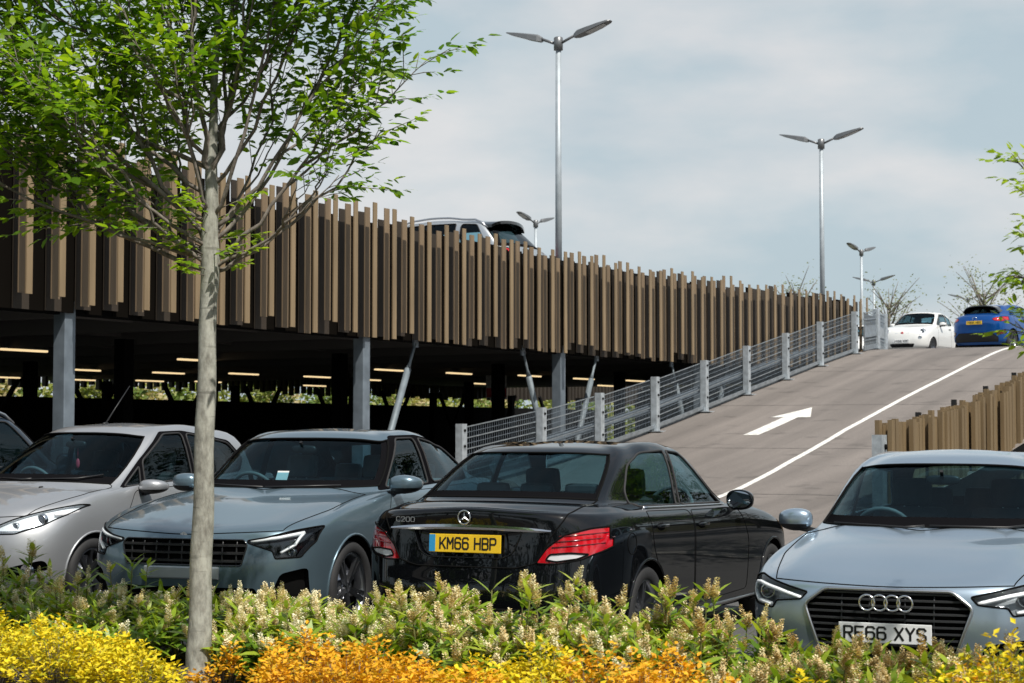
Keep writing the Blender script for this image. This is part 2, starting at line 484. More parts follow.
    def rest(s, mat, parent, name='body', extra=None):
        bm = s.bm; bm.verts.index_update()
        loose = [v for v in bm.verts if not v.link_faces]
        bmesh.ops.delete(bm, geom=loose, context='VERTS')
        bm.verts.index_update()
        V = [v.co.copy() for v in bm.verts]; F = [[v.index for v in f.verts] for f in bm.faces]
        N = [s.nrm(v) for v in V]
        o = s.paint_obj(name, V, F, N, [mat], [0] * len(F), parent, extra); bm.free(); return o
def region_obj(sh, rg, name, mat, parent, inset=0., trim=None, trim_r=.006, rim=None, extra=None, matf=None, mats=None):
    """a cut-out region as its own part: pushed in by inset, its edge lined with rim and a trim tube"""
    V = [v - n * inset for v, n in zip(rg['V'], rg['N'])]
    e = extra or MB()
    for lp in rg['loops']:
        if rim is not None and inset:
            a = [rg['V'][i] for i in lp]; b = [V[i] for i in lp]; n = len(lp)
            e.add(a + b, [(i, (i + 1) % n, n + (i + 1) % n, n + i) for i in range(n)], rim)
        if trim is not None:
            pts = [rg['V'][i] for i in lp]
            q = [pts[0]]
            for p in pts[1:]:
                if (p - q[-1]).length > .004: q.append(p)
            if len(q) > 3: e.tube(q, trim_r, trim, n=5, closed=True)
    mi = [0] * len(rg['F'])
    ml = mats or [mat]
    if matf is not None: mi = [matf(u, v, sum((V[k] for k in f), Vector()) / len(f)) for (u, v), f in zip(rg['UV'], rg['F'])]
    return sh.paint_obj(name, V, rg['F'], rg['N'], ml, mi, parent, e if e.v else None)
def rnd(poly, r, n=4):
    """rounds polygon corners"""
    out = []; N = len(poly)
    for i in range(N):
        p0 = Vector(poly[i - 1][:2]); p = Vector(poly[i][:2]); p1 = Vector(poly[(i + 1) % N][:2])
        rr = poly[i][2] if len(poly[i]) > 2 else r
        a = p0 - p; b = p1 - p
        d = min(rr, a.length * .45, b.length * .45)
        if d < 1e-4: out.append(tuple(p)); continue
        A = p + a.normalized() * d; B = p + b.normalized() * d
        for k in range(n + 1):
            t = k / n; out.append(tuple(A * (1 - t) ** 2 + p * 2 * t * (1 - t) + B * t * t))
    return out
def mirx(poly): return [(-p[0],) + tuple(p[1:]) for p in poly[::-1]]
def circ(cy, cz, r, n=40): return [(cy + r * math.cos(2 * math.pi * k / n), cz + r * math.sin(2 * math.pi * k / n)) for k in range(n)]
# ------------------------------------------------------------------ car parts
def super_ell(mb, c, r, mat, e=.65, n=20, m=12, rot=None, keep=None):
    f = lambda t: math.copysign(abs(t) ** e, t)
    vs = []
    for i in range(m + 1):
        th = math.pi * i / m
        for k in range(n):
            a = 2 * math.pi * k / n
            v = Vector((f(math.sin(th)) * f(math.cos(a)) * r[0], f(math.sin(th)) * f(math.sin(a)) * r[1], f(math.cos(th)) * r[2]))
            if keep: v = keep(v)
            if rot is not None: v = rot @ v
            vs.append(v + Vector(c))
    mb.add(vs, [(i * n + k, (i + 1) * n + k, (i + 1) * n + (k + 1) % n, i * n + (k + 1) % n) for i in range(m) for k in range(n)], mat, True)
def make_wheel(root, x, y, Rw, w=.21, spokes=10, rim_mat=None, rim_r=None, twin=False):
    rim_mat = rim_mat or M_rim; sg = 1 if x > 0 else -1
    M = Matrix.Translation((x, y, Rw)) @ Matrix.Rotation(sg * math.pi / 2, 4, 'Y')   # local z points outwards
    hw = w / 2; rr = rim_r or Rw * .70
    d = MB(); d.lathe([(0, -.02), (rr * .72, -.02), (rr * .72, .0), (rr * .3, .0), (rr * .3, .03), (0, .03)], M_satin, 24, M)
    wo = d.build('wheel', root)
    t = MB(); t.lathe([(rr * .98, -hw * .8), (rr * 1.04, -hw * .95), (Rw * .94, -hw), (Rw, -hw * .72), (Rw * 1.0, 0), (Rw, hw * .72), (Rw * .94, hw), (rr * 1.04, hw * .95), (rr * .98, hw * .8)], M_rubber, 36, M)
    t.build('tyre', wo)
    r = MB(); r.lathe([(rr * .90, -hw * .8), (rr * .92, hw * .5), (rr * .95, hw * .82), (rr * 1.0, hw * .84), (rr * 1.0, hw * .7)], rim_mat, 36, M)
    r.lathe([(0, hw * .52), (rr * .16, hw * .5), (rr * .2, hw * .3)], rim_mat, 16, M)
    for k in range(spokes):
        a = 2 * math.pi * k / spokes
        offs = (-.10, .10) if twin else (0,)
        for o in offs:
            p = Vector((math.cos(a + o * 1.6) * rr * .14, math.sin(a + o * 1.6) * rr * .14, hw * .44)); q = Vector((math.cos(a + o) * rr * .94, math.sin(a + o) * rr * .94, hw * .66))
            r.bar(M @ p, M @ q, .022 if twin else .03, .03, rim_mat, up=(M.to_3x3() @ Vector((0, 0, 1))))
    r.build('rim', wo)
    return wo
def make_mirror(root, sh, sg, y, z, W, mat, size=(.115, .075, .075), glass=True, low=True, lean=.0):
    """door mirror: painted cap, black foot, mirror glass on the rear face"""
    x = sg * (W + size[0] * .72)
    m = MB()
    def cap(v):
        if v.y > size[1] * .45: v = Vector((v.x, size[1] * .45, v.z))
        t = (v.x * sg) / size[0]
        return Vector((v.x, v.y + max(0, t) ** 2 * size[1] * .6, v.z * (1 - .18 * max(0, t)) + lean * v.x * sg))
    super_ell(m, (x, y, z), size, mat, .72, keep=cap)
    o = m.build('wing_mirror', root)
    f = MB()
    def low_cap(v):
        q = cap(v); return Vector((q.x * .97, q.y * .96 - .002, min(q.z, -size[2] * .35) - .004))
    if low: super_ell(f, (x, y, z), size, M_black, .72, keep=low_cap)
    b = sh.side(y + .03, z - size[2] * .9, sg)
    f.bar((b.x - sg * .05, y + .02, z - size[2] * 1.15), (x - sg * size[0] * .35, y + .0, z - size[2] * .8), .05, .035, M_black)
    f.build('mirror_foot', o)
    if glass:
        g = MB(); n = 20; fz = lambda t: math.copysign(abs(t) ** .72, t)
        vs = [cap(Vector((fz(math.cos(2 * math.pi * k / n)) * size[0] * .88, size[1], fz(math.sin(2 * math.pi * k / n)) * size[2] * .84))) + Vector((x, y + .003, z)) for k in range(n)]
        g.add(vs, [tuple(range(n))[::-1]], M_mirror); g.build('mirror_glass', o)
    return o
M_mirror = pmat('mirror_glass', (.55, .6, .62), .03, 1)
def make_plate(root, c, n, txt, yellow=False, flash=False, w=.52, h=.111, kind='number_plate'):
    """c centre, n outward normal (roughly +-y)"""
    n = Vector(n).normalized(); z = Vector((0, 0, 1)); x = (-n).cross(z) * 1.0
    x = z.cross(n).normalized() * 1.0     # right-hand when looking at the plate
    up = n.cross(x).normalized()
    M = Matrix(((x.x, -n.x, up.x, c[0]), (x.y, -n.y, up.y, c[1]), (x.z, -n.z, up.z, c[2]), (0, 0, 0, 1)))
    p = MB()
    bm = bmesh.new()
    p.box((0, 0, 0), (w / 2, .006, h / 2), M_plate_y if yellow else M_plate_w, bev=.003)
    p.v = [tuple(M @ Vector(v)) for v in p.v]
    bm.free()
    o = p.build(kind, root)
    t = MB()
    lx = w * (.80 if flash else .90); cx = w * .045 if flash else 0
    vs, fs = text_mesh(txt, lx, h * .70, M_ink, M @ Matrix.Translation((cx, -.0072, 0)), .0004)
    t.add(vs, fs, M_ink); t.build('plate_letters', o)
    if flash:
        b = MB(); b.box((-w * .455, -.0066, 0), (w * .042, .0006, h * .47), M_plate_b); b.v = [tuple(M @ Vector(v)) for v in b.v]; b.build('country_flash', o)
    return o
def make_seats(root, yf, yr, zb, W, mat, dash_y, dash_z, wheel=True, steer_y=None, hw=.27, wheel_z=None):
    for sx in (-1, 1):
        s = MB(); x = sx * W * .42
        s.box((x, yf, zb + .12), (hw, .26, .09), mat, Matrix.Rotation(.12, 3, 'X'), bev=.05)
        s.box((x, yf + .36, zb + .47), (hw * .95, .075, .34), mat, Matrix.Rotation(-.28, 3, 'X'), bev=.06)
        o = s.build('front_seat', root)
        h = MB(); h.box((x, yf + .50, zb + .90), (.135, .05, .10), mat, Matrix.Rotation(-.2, 3, 'X'), bev=.045)
        for q in (-.05, .05): h.tube([(x + q, yf + .46, zb + .74), (x + q, yf + .49, zb + .86)], .007, M_satin, 5)
        h.build('headrest', o)
    s = MB()
    s.box((0, yr, zb + .14), (W * .78, .26, .10), mat, bev=.05)
    s.box((0, yr + .36, zb + .47), (W * .74, .075, .33), mat, Matrix.Rotation(-.36, 3, 'X'), bev=.06)
    o = s.build('rear_bench', root)
    for x in (-W * .42, 0, W * .42):
        h = MB(); h.box((x, yr + .51, zb + .83), (.125, .045, .08), mat, Matrix.Rotation(-.2, 3, 'X'), bev=.04); h.build('headrest', o)
    d = MB()
    d.box((0, dash_y + .20, dash_z - .16), (W * .80, .26, .12), M_dash, Matrix.Rotation(-.05, 3, 'X'), bev=.06)
    d.build('dashboard', root)
    if wheel:
        x = -W * .42; y = steer_y or dash_y + .50; z = wheel_z or dash_z - .05
        rot = Matrix.Rotation(R(-62), 3, 'X')
        w = MB(); c = Vector((x, y, z))
        w.tube([c + rot @ Vector((math.cos(a) * .185, math.sin(a) * .185, 0)) for a in [2 * math.pi * k / 28 for k in range(28)]], .016, M_trim, 8, True)
        for a in (R(-90), R(0), R(180)):
            w.bar(c, c + rot @ Vector((math.cos(a) * .18, math.sin(a) * .18, 0)), .035, .015, M_dash, up=rot @ Vector((0, 0, 1)))
        w.ellipsoid(c, (.07, .06, .04), M_dash, 12, 8)
        w.tube([c, c + Vector((0, -.25, -.1))], .03, M_dash, 8)
        w.build('steering_wheel', root)
def floor_pan(root, P):
    m = MB(); L = P['L']; W = P['W']
    m.box((0, L / 2, .24), (W * .90, L / 2 - .35, .03), M_gap)
    fb = P.get('bulkhead', P['cowl'][0] + .18)
    m.box((0, fb, .55), (W * .86, .02, .30), M_gap)
    rb = P.get('rear_bulkhead')
    if rb: m.box((0, rb, .58), (W * .84, .02, .32), M_gap); 
    sh = P.get('parcel')
    if sh: m.box((0, (sh[0] + sh[1]) / 2, sh[2]), (W * .74, (sh[1] - sh[0]) / 2, .015), M_trim)
    m.build('floor_pan', root)
def make_car(name, label, P, mat, loc, rz, group=None, windows=True, doors=True, detail=None, glass=None, seats=M_seat, wheels=True, category='car'):
    root = empty(name, loc, rz); tag(root, label, category, group)
    sh = Shell(P); W = P['W']; L = P['L']
    if detail: detail(sh, root, P, mat, 'pre')
    # glass
    frit = lambda u, v, c: 1 if v < 8.17 or v > 8.95 or abs(u) > 3.0 else 0
    wu = P.get('ws_u', 3)
    ws = sh.band(8, 9, lambda u: abs(u) < wu)
    region_obj(sh, ws, 'windscreen', M_screen, root, .006, M_gap, .009, M_gap, matf=frit, mats=[M_screen, M_frit])
    rw = sh.band(8, 9, lambda u: abs(u) > 11)
    region_obj(sh, rw, 'rear_window', glass or M_screen, root, .005, M_gap, .008, M_gap, matf=lambda u, v, c: 1 if v < 8.14 or v > 8.93 or abs(u) < 11.2 else 0, mats=[glass or M_screen, M_frit])
    for sg in (1, -1):
        for k, poly in enumerate(P['windows']):
            rg = sh.cut(poly, 'side', lambda f, c: c.x * sg > .3 and f[sh.lv] > 6.2)
            if rg['F']: region_obj(sh, rg, 'side_window', M_glass, root, .007, P.get('win_trim', M_rubber), .009, M_gap)
    if 'surround' in P:
        for sg in (1, -1):
            rg = sh.cut(P['surround'], 'side', lambda f, c: c.x * sg > .3 and f[sh.lv] > 6.2)
            if rg['F']: region_obj(sh, rg, 'window_surround', M_frit, root, .002)
    # wheel arches
    for y in P['axles']:
        for sg in (1, -1):
            ra = P['arch']
            rg = sh.cut(circ(y, P['wheel'], ra), 'side', lambda f, c: c.x * sg > .5 and f[sh.lv] < 6.0)
            e = MB()
            for lp in rg['loops']:
                pts = [rg['V'][i] for i in lp]
                if len(pts) > 6:
                    n = len(pts)
                    inn = [Vector((sg * (W - .36), p.y, p.z)) for p in pts]
                    e.add(pts + inn, [(i, (i + 1) % n, n + (i + 1) % n, n + i) for i in range(n)], M_gap)
                    e.add(inn, [tuple(range(n))], M_gap)
                    q = [pts[0]]
                    for p in pts[1:]:
                        if (p - q[-1]).length > .012: q.append(p)
                    e.tube([p for p in q], .010, P.get('arch_mat', mat), 6, True)
            if e.v: e.build('wheel_arch', root)
            if wheels: make_wheel(root, sg * (W - .115), y, P['wheel'], .21, P.get('spokes', 10), P.get('rim_mat'), P.get('rim_r'), P.get('twin', False))
    if doors:
        for sg in (1, -1):
            for k, poly in enumerate(P['doors']):
                rg = sh.cut(poly, 'side', lambda f, c: c.x * sg > .5 and f[sh.lv] < 8.3)
                if not rg['F']: continue
                d = region_obj(sh, rg, 'door', mat, root, 0, M_gap, .0032)
                hy, hz = P['handles'][k]
                p = sh.side(hy, hz, sg); h = MB(); n = sh.nrm(p)
                h.tube([p + n * .004 + Vector((0, -.10, -.004)), p + n * .026 + Vector((0, -.07, 0)), p + n * .030 + Vector((0, .03, 0)), p + n * .022 + Vector((0, .09, 0)), p + n * .002 + Vector((0, .105, .002))], [.009, .012, .012, .012, .010], P.get('handle_mat', mat), 8)
                cup = MB(); cup.ellipsoid(p - n * .002 + Vector((0, -.0, -.004)), (.012, .085, .028), M_gap, 14, 8); 
                ho = h.build('door_handle', d)
                vs = cup.v
                cup.build('handle_cup', d)
    if 'bonnet' in P:
        rg = sh.cut(P['bonnet'], 'top', lambda f, c: 4.6 < f[sh.lv] < 8 and f.normal.z > .2)
        region_obj(sh, rg, 'bonnet', mat, root, 0, M_gap, .004)
    if detail: detail(sh, root, P, mat, 'post')
    sh.rest(mat, root)
    floor_pan(root, P)
    if seats is not None and 'seats' in P: make_seats(root, *P['seats'][:4], seats, *P['seats'][4:6], **(P['seats'][6] if len(P['seats']) > 6 else {}))
    if 'mirror' in P:
        my, mz, mw = P['mirror'][:3]
        for sg in (1, -1): make_mirror(root, sh, sg, my, mz, mw, mat, *(P['mirror'][3:4]))
    if P.get('wipers'):
        for pts in P['wipers']:
            w = MB(); q = []
            for x, z in pts:
                p = sh.front(x, z); q.append(p + sh.nrm(p) * .018)
            w.tube(q, .008, M_black, 5); w.build('wiper', root)
    im = P.get('inner_mirror')
    if im:
        m = MB(); super_ell(m, im, (.11, .02, .032), M_black, .6); m.bar(im, (im[0], im[1] - .06, im[2] + .06), .02, .02, M_black); m.build('rear_view_mirror', root)
    return root
M_silverblue = paint('silver_blue_paint', (.38, .475, .56), .8, .30)
def audi_tweak(A):   # the two raised lines along the bonnet
    for k, dz in ((5, .006), (6, .016), (7, .014)): A[k, 2, 2] += dz
    for k, dz in ((6, .006), (7, .005)): A[k, 3, 2] -= dz
AUDI = dict(L=4.31, W=.89, sy=[1.0, 1.52, 2.35, 3.05, 3.55], axles=(.86, 3.50), wheel=.318, arch=.365, rings=[
    (.80, .12, .32, 4.20, 4.00, .19),
    (.87, .03, .27, 4.28, 4.05, .25),
    (.888, .0, .24, 4.31, 4.07, .44),
    (.892, .004, .245, 4.31, 4.07, [.57, .56, .60, .62, .62]),
    (.891, .03, .28, 4.29, 4.05, [.680, .69, .80, .85, .87]),
    (.862, .085, .36, 4.24, 4.00, [.722, .750, .895, .95, .99])],
    cowl=(1.06, .965, 1.50, .725, .965), head=(1.96, 1.390, 2.13, .585, 1.356), rhead=(3.70, 1.355, 3.60, .54, 1.32), rbase=(4.06, 1.03, 3.86, .62, 1.02),
    roof=(.62, 1.468, 2.5), rail=[1.406, 1.425, 1.425, 1.41, 1.38], belt_x=.76, hood_bulge=.020,
    windows=[rnd([(1.80, .985), (2.52, 1.0), (2.50, 1.335), (2.25, 1.325)], .03), rnd([(2.60, 1.0), (3.55, 1.03), (3.30, 1.29), (2.58, 1.34)], .03)],
    doors=[rnd([(1.42, .30), (2.55, .30), (2.55, .93), (1.55, .92), (1.38, .70)], .06), rnd([(2.57, .30), (3.12, .30), (3.42, .72), (3.46, .96), (2.57, .935)], .06)],
    handles=[(2.40, .82), (3.28, .85)],
    bonnet=rnd([(-.62, -.1), (.62, -.1), (.70, .30), (.775, .75), (.775, 1.36), (.60, 1.24), (0, 1.05), (-.60, 1.24), (-.775, 1.36), (-.775, .75), (-.70, .30)], .05),
    mirror=(1.66, 1.0, .86, (.118, .075, .073)), seats=(2.05, 2.95, .26, .80, 1.12, .97), wipers=[[(-.58, .985), (-.1, .975), (.02, .985)], [(.05, .985), (.5, .98), (.6, .99)]],
    inner_mirror=(0, 1.86, 1.265), win_trim=M_chrome, rear_bulkhead=3.4, tweak=audi_tweak)
def grille_slats(sh, root, poly, zs, mat, part, depth=.02, hh=.006, inset=.02, frame=None, fr=.008, back=M_gap, name='grille', back_in=.05, vbars=(), sub='grille_slat'):
    rg = sh.cut(poly, 'front', lambda f, c: f.normal.y < -.05 and c.y < 1.0)
    g = region_obj(sh, rg, name, back, root, back_in, frame, fr, M_gloss)
    def span(z):
        xs = []
        n = len(poly)
        for i in range(n):
            (xa, za), (xb, zb) = poly[i], poly[(i + 1) % n]
            if (za > z) != (zb > z): xs.append(xa + (xb - xa) * (z - za) / (zb - za))
        return (min(xs), max(xs)) if xs else None
    s = MB()
    for z in zs:
        r = span(z)
        if not r: continue
        N = 14; pts = []
        for i in range(N + 1):
            x = r[0] + (r[1] - r[0]) * i / N; p = sh.front(x, z); pts.append(p + Vector((0, inset, 0)))
        vs = []; 
        for p in pts: vs += [p + Vector((0, -depth / 2, -hh)), p + Vector((0, -depth / 2, hh)), p + Vector((0, depth, hh * 1.5)), p + Vector((0, depth, -hh * 1.5))]
        fs = []
        for i in range(N):
            for k in range(4): fs.append((i * 4 + k, i * 4 + (k + 1) % 4, i * 4 + 4 + (k + 1) % 4, i * 4 + 4 + k))
        s.add(vs, fs, mat)
    for x, z0, z1 in vbars:
        s.tube([sh.front(x, z0 + (z1 - z0) * i / 6) + Vector((0, inset + .004, 0)) for i in range(7)], hh, mat, 5)
    if s.v: s.build(sub, g)
    return g
def lamp(sh, root, poly, ax, pred, name='headlight', depth=.07, projectors=(), cover=M_clear, frame=M_gap, bucket=M_lampin, strips=(), fr=.006):
    rg = sh.cut(poly, ax, pred)
    if not rg['F']: return None
    b = region_obj(sh, rg, name, bucket, root, depth, frame, fr, bucket)
    region_obj(sh, rg, 'lamp_cover', cover, b, .002)
    q = MB()
    f = sh.front if ax == 'front' else sh.rear
    sgn = 1 if ax == 'front' else -1
    for x, z, r in projectors:
        p = f(x, z) + Vector((0, sgn * .045, 0))
        Mx = Matrix.Translation(p) @ Matrix.Rotation(sgn * math.pi / 2, 4, 'X')
        q.lathe([(r * 1.25, -.03), (r * 1.22, .006), (r * 1.05, .012), (r, .0)], M_chrome, 20, Mx)
        q.ellipsoid(p + Vector((0, -sgn * .0, 0)), (r, r * .5, r), M_lens, 16, 10)
    if q.v: q.build('projector_lens', b)
    t = MB()
    for pts, r, m in strips:
        P3 = []
        for i in range(len(pts) - 1):
            (xa, za), (xb, zb) = pts[i], pts[i + 1]
            for k in range(6):
                P3.append(f(xa + (xb - xa) * k / 6, za + (zb - za) * k / 6))
        P3.append(f(*pts[-1]))
        t.tube([p - sh.nrm(p) * .012 for p in P3], r, m, 6)
    if t.v: t.build('lamp_strip', b)
    return b
M_slat = pmat('dark_slat', (.035, .037, .04), .5, .3)
M_lens = pmat('projector_lens', (.05, .06, .08), .02, 0, coat=1, spec=1)
M_drl = pmat('white_light_guide', (.9, .92, .94), .3)
def audi_detail(sh, root, P, mat, stage):
    if stage == 'pre':
        gp = rnd([(-.36, .690), (.36, .690), (.475, .600), (.36, .28), (-.36, .28), (-.475, .600)], .03)
        for sg in (1, -1):
            hp = [(.46, .664), (.50, .622), (.655, .606), (.68, .562), (.80, .575), (.862, .63), (.868, .715), (.80, .742)]
            hp = rnd(hp if sg > 0 else mirx(hp), .012, 3)
            lamp(sh, root, hp, 'front', lambda f, c: c.y < .62 and c.x * sg > 0 and f.normal.y < .1 and c.z > .5, projectors=[(sg * .735, .648, .036)],
                 strips=[([(sg * .50, .630), (sg * .66, .672), (sg * .80, .700), (sg * .85, .690), (sg * .85, .64), (sg * .80, .595), (sg * .70, .58)], .014, M_drl), ([(sg * .52, .618), (sg * .66, .612)], .006, M_chrome)], depth=.075)
        g = grille_slats(sh, root, gp, [.31 + .036 * i for i in range(11)], M_slat, root, frame=M_satin, fr=.011, hh=.005, inset=.025, depth=.016,
                     vbars=[(x, .3, .66) for x in (-.26, -.1, .1, .26)])
        b = MB()
        for k in range(4):
            c = sh.front(0, .62) + Vector(((k - 1.5) * .071, -.012, 0))
            b.tube([c + Vector((math.cos(a) * .043, 0, math.sin(a) * .043)) for a in [2 * math.pi * i / 28 for i in range(28)]], .0065, M_chrome, 6, True)
        b.build('ring_badge', root)
        for sg in (1, -1):
            ip = [(.53, .40), (.80, .44), (.83, .30), (.50, .27)]
            grille_slats(sh, root, rnd(ip if sg > 0 else mirx(ip), .03), [.31, .345, .38], M_gloss, root, frame=None, name='air_intake')
        pl = sh.front(0, .455)
        make_plate(root, (0, pl.y - .03, .455), (0, -1, 0), 'RE66 XYS', False)
        s = MB()
        for sg in (1, -1):
            for x in (.70, .78):
                s.ellipsoid(sh.front(sg * x, .50), (.006, .006, .006), M_gap, 6, 4)
        s.build('parking_sensor', root)
M_blackpaint = paint('black_paint', (.0035, .0042, .0052), .0, .3, dirt=.3, spec=.0, film=.04)
MERC = dict(L=4.686, W=.905, sy=[1.0, 1.62, 2.55, 3.25, 3.78], axles=(.83, 3.67), wheel=.318, arch=.362, rings=[
    (.80, .12, .34, 4.58, 4.38, .20),
    (.875, .03, .30, 4.655, 4.42, [.26, .26, .24, .27, .30]),
    (.900, .0, .27, 4.686, 4.44, [.44, .44, .42, .46, .50]),
    (.905, .01, .28, 4.665, 4.43, [.58, .58, .60, .64, .66]),
    (.903, .05, .33, 4.645, 4.40, [.70, .74, .855, .905, .89]),
    (.872, .12, .42, 4.655, 4.34, [.76, .80, .935, .98, .985, 1.03])],
    cowl=(1.22, .985, 1.62, .72, .99), head=(2.00, 1.405, 2.14, .56, 1.38), rhead=(3.66, 1.41, 3.44, .53, 1.395), rbase=(4.28, 1.09, 4.02, .66, 1.07),
    roof=(.615, 1.485, 2.8), rail=[1.428, 1.448, 1.452, 1.445, 1.425], belt_x=.765, hood_bulge=.035, boot_bulge=.012, pillar_top=.12,
    windows=[rnd([(1.76, .995, .02), (2.70, 1.012, .02), (2.64, 1.402, .02), (2.34, 1.385)], .04), rnd([(2.78, 1.014, .02), (3.60, 1.030, .03), (3.60, 1.13), (3.42, 1.30), (3.12, 1.392), (2.72, 1.405, .02)], .06)],
    doors=[rnd([(1.52, .32), (2.73, .30), (2.73, .975), (1.66, .955), (1.48, .70)], .06), rnd([(2.75, .30), (3.28, .32), (3.58, .76), (3.62, 1.0), (2.75, .978)], .06)],
    handles=[(2.58, .865), (3.43, .89)], handle_mat=None, win_trim=None,
    mirror=(1.80, 1.02, .865, (.112, .075, .078)), inner_mirror=(0, 2.0, 1.27), parcel=(3.55, 4.2, 1.045),
    seats=(2.15, 3.0, .27, .82, 1.25, .985), spokes=5, twin=True, smooth=2)
MERC['handle_mat'] = M_blackpaint; MERC['win_trim'] = M_rubber
def merc_detail(sh, root, P, mat, stage):
    L = P['L']
    if stage == 'pre':
        # tail lights: rear face and round the corner
        lp = [(.490, .698), (.56, .800), (.66, .880), (.80, .922), (.93, .935), (.93, .86), (.86, .775), (.76, .722), (.62, .695)]
        for sg in (1, -1):
            q = rnd(lp if sg > 0 else mirx(lp), .02, 3)
            w_ = rnd([(.555, .722), (.62, .710), (.74, .728), (.80, .757), (.70, .766), (.58, .757)], .012, 3)
            wl = sh.cut(w_ if sg > 0 else mirx(w_), 'rear', lambda f, c: c.y > L - .46 and c.x * sg > 0 and f.normal.y > -.2)
            rg = sh.cut(q, 'rear', lambda f, c: c.y > L - .42 and c.x * sg > 0 and f.normal.y > -.2)
            o = region_obj(sh, rg, 'tail_light', M_red, root, .003, M_gap, .006, M_redd)
            region_obj(sh, wl, 'reversing_lamp', M_white_lens, o, .002, M_redd, .004)
            g = MB()
            for k in range(3):
                zz = .80 + .035 * k
                pts = [sh.rear(sg * (.59 + .02 * k + .045 * i), zz + .004 * i) for i in range(7)]
                g.tube([p - sh.nrm(p) * .001 for p in pts], .0045, M_redd, 5)
            g.build('light_guide', o)
        # boot lid with its plate recess
        bl = rnd([(-.50, .700), (-.36, .665), (.36, .665), (.50, .700), (.585, .868), (.66, .985), (.66, 1.30), (-.66, 1.30), (-.66, .985), (-.585, .868)], .03)
        rec = rnd([(-.40, .905), (.40, .905), (.34, .76), (.27, .725), (-.27, .725), (-.34, .76)], .03)
        rg = sh.cut(rec, 'rear', lambda f, c: c.y > L - .3 and f.normal.y > 0)
        b = region_obj(sh, rg, 'plate_recess', mat, root, .022, mat, .006, mat)
        rg = sh.cut(bl, 'rear', lambda f, c: c.y > L - .95 and (f.normal.y > 0 or f.normal.z > .5) and f[sh.lv] < 8)
        bo = region_obj(sh, rg, 'boot_lid', mat, root, 0, M_gap, .005)
        s = MB()
        def rp(x, z, o): p = sh.rear(x, z); return p + Vector((0, o, 0))
        vs = []; N = 24
        for i in range(N + 1):
            x = -.585 + 1.17 * i / N; zc = .922 - .02 * (x / .585) ** 2; w = .017 * (1 - .55 * abs(x / .585) ** 3)
            a = rp(x, zc - w, .004); c2 = rp(x, zc, .014); d = rp(x, zc + w, .004)
            vs += [a, c2, d]
        s.add(vs, [(i * 3 + k, i * 3 + k + 1, i * 3 + 4 + k, i * 3 + 3 + k) for i in range(N) for k in (0, 1)], M_chrome)
        s.build('chrome_strip', bo)
        # star badge
        c = rp(0, .985, .008); n = sh.nrm(c); m = MB()
        ang = lambda a, r: c + Vector((math.cos(a) * r, .004, math.sin(a) * r))
        m.tube([ang(2 * math.pi * i / 28, .044) for i in range(28)], .0055, M_chrome, 6, True)
        for k in range(3):
            a = math.pi / 2 + 2 * math.pi * k / 3
            p, q0, q1 = ang(a, .042), ang(a + math.pi / 2, .0085), ang(a - math.pi / 2, .0085)
            cc = c + Vector((0, .014, 0))
            m.add([p, q0, cc, q1], [(0, 1, 2), (0, 2, 3)], M_chrome)
        m.build('star_badge', bo)
        cx = rp(.455, .963, .010); M = Matrix(((-1, 0, 0, cx.x), (0, -1, 0, cx.y), (0, 0, 1, cx.z), (0, 0, 0, 1)))
        t = MB(); vs, fs = text_mesh('C200', .15, .034, M_chrome, M @ Matrix.Rotation(-.10, 4, 'Z'), .004, 1.0); t.add(vs, fs, M_chrome); t.build('model_lettering', bo)
        pl = sh.rear(0, .815)
        make_plate(root, (0, pl.y + .004, .815), (0, 1, .06), 'KM66 HBP', True, True, h=.118)
        # dark lower bumper insert
        bi = rnd([(-.62, .40), (.62, .40), (.70, .30), (.66, .22), (-.66, .22), (-.70, .30)], .03)
        rg = sh.cut(bi, 'rear', lambda f, c: c.y > L - .4 and f.normal.y > 0)
        region_obj(sh, rg, 'bumper_insert', M_black, root, .006, None, .005, M_gap)
        # lower glass line in bright metal
        for sg in (1, -1):
            s = MB()
            s.tube([sh.side(y, z, sg) + Vector((sg * .004, 0, 0)) for y, z in [(1.84 + (3.56 - 1.84) * i / 20, .984 + .036 * i / 20) for i in range(21)]], .009, M_chrome, 6)
            s.build('window_strip', root)
        f = MB(); fc = [sh.side(3.98 + .075 * math.cos(a), .80 + .07 * math.sin(a), -1) for a in [2 * math.pi * i / 28 for i in range(28)]]
        f.tube(fc, .0035, M_gap, 5, True); f.build('fuel_flap', root)
        for sg in (1, -1):
            sl = MB(); sl.tube([sh.side(1.25 + 2.0 * i / 10, .255, sg) + Vector((sg * .004, 0, 0)) for i in range(11)], .010, M_satin, 6)
            sl.build('sill_strip', root)
M_bluegrey = paint('blue_grey_paint', (.125, .185, .225), .6, .32)
M_bluegreyc = MATS['blue_grey_paint']
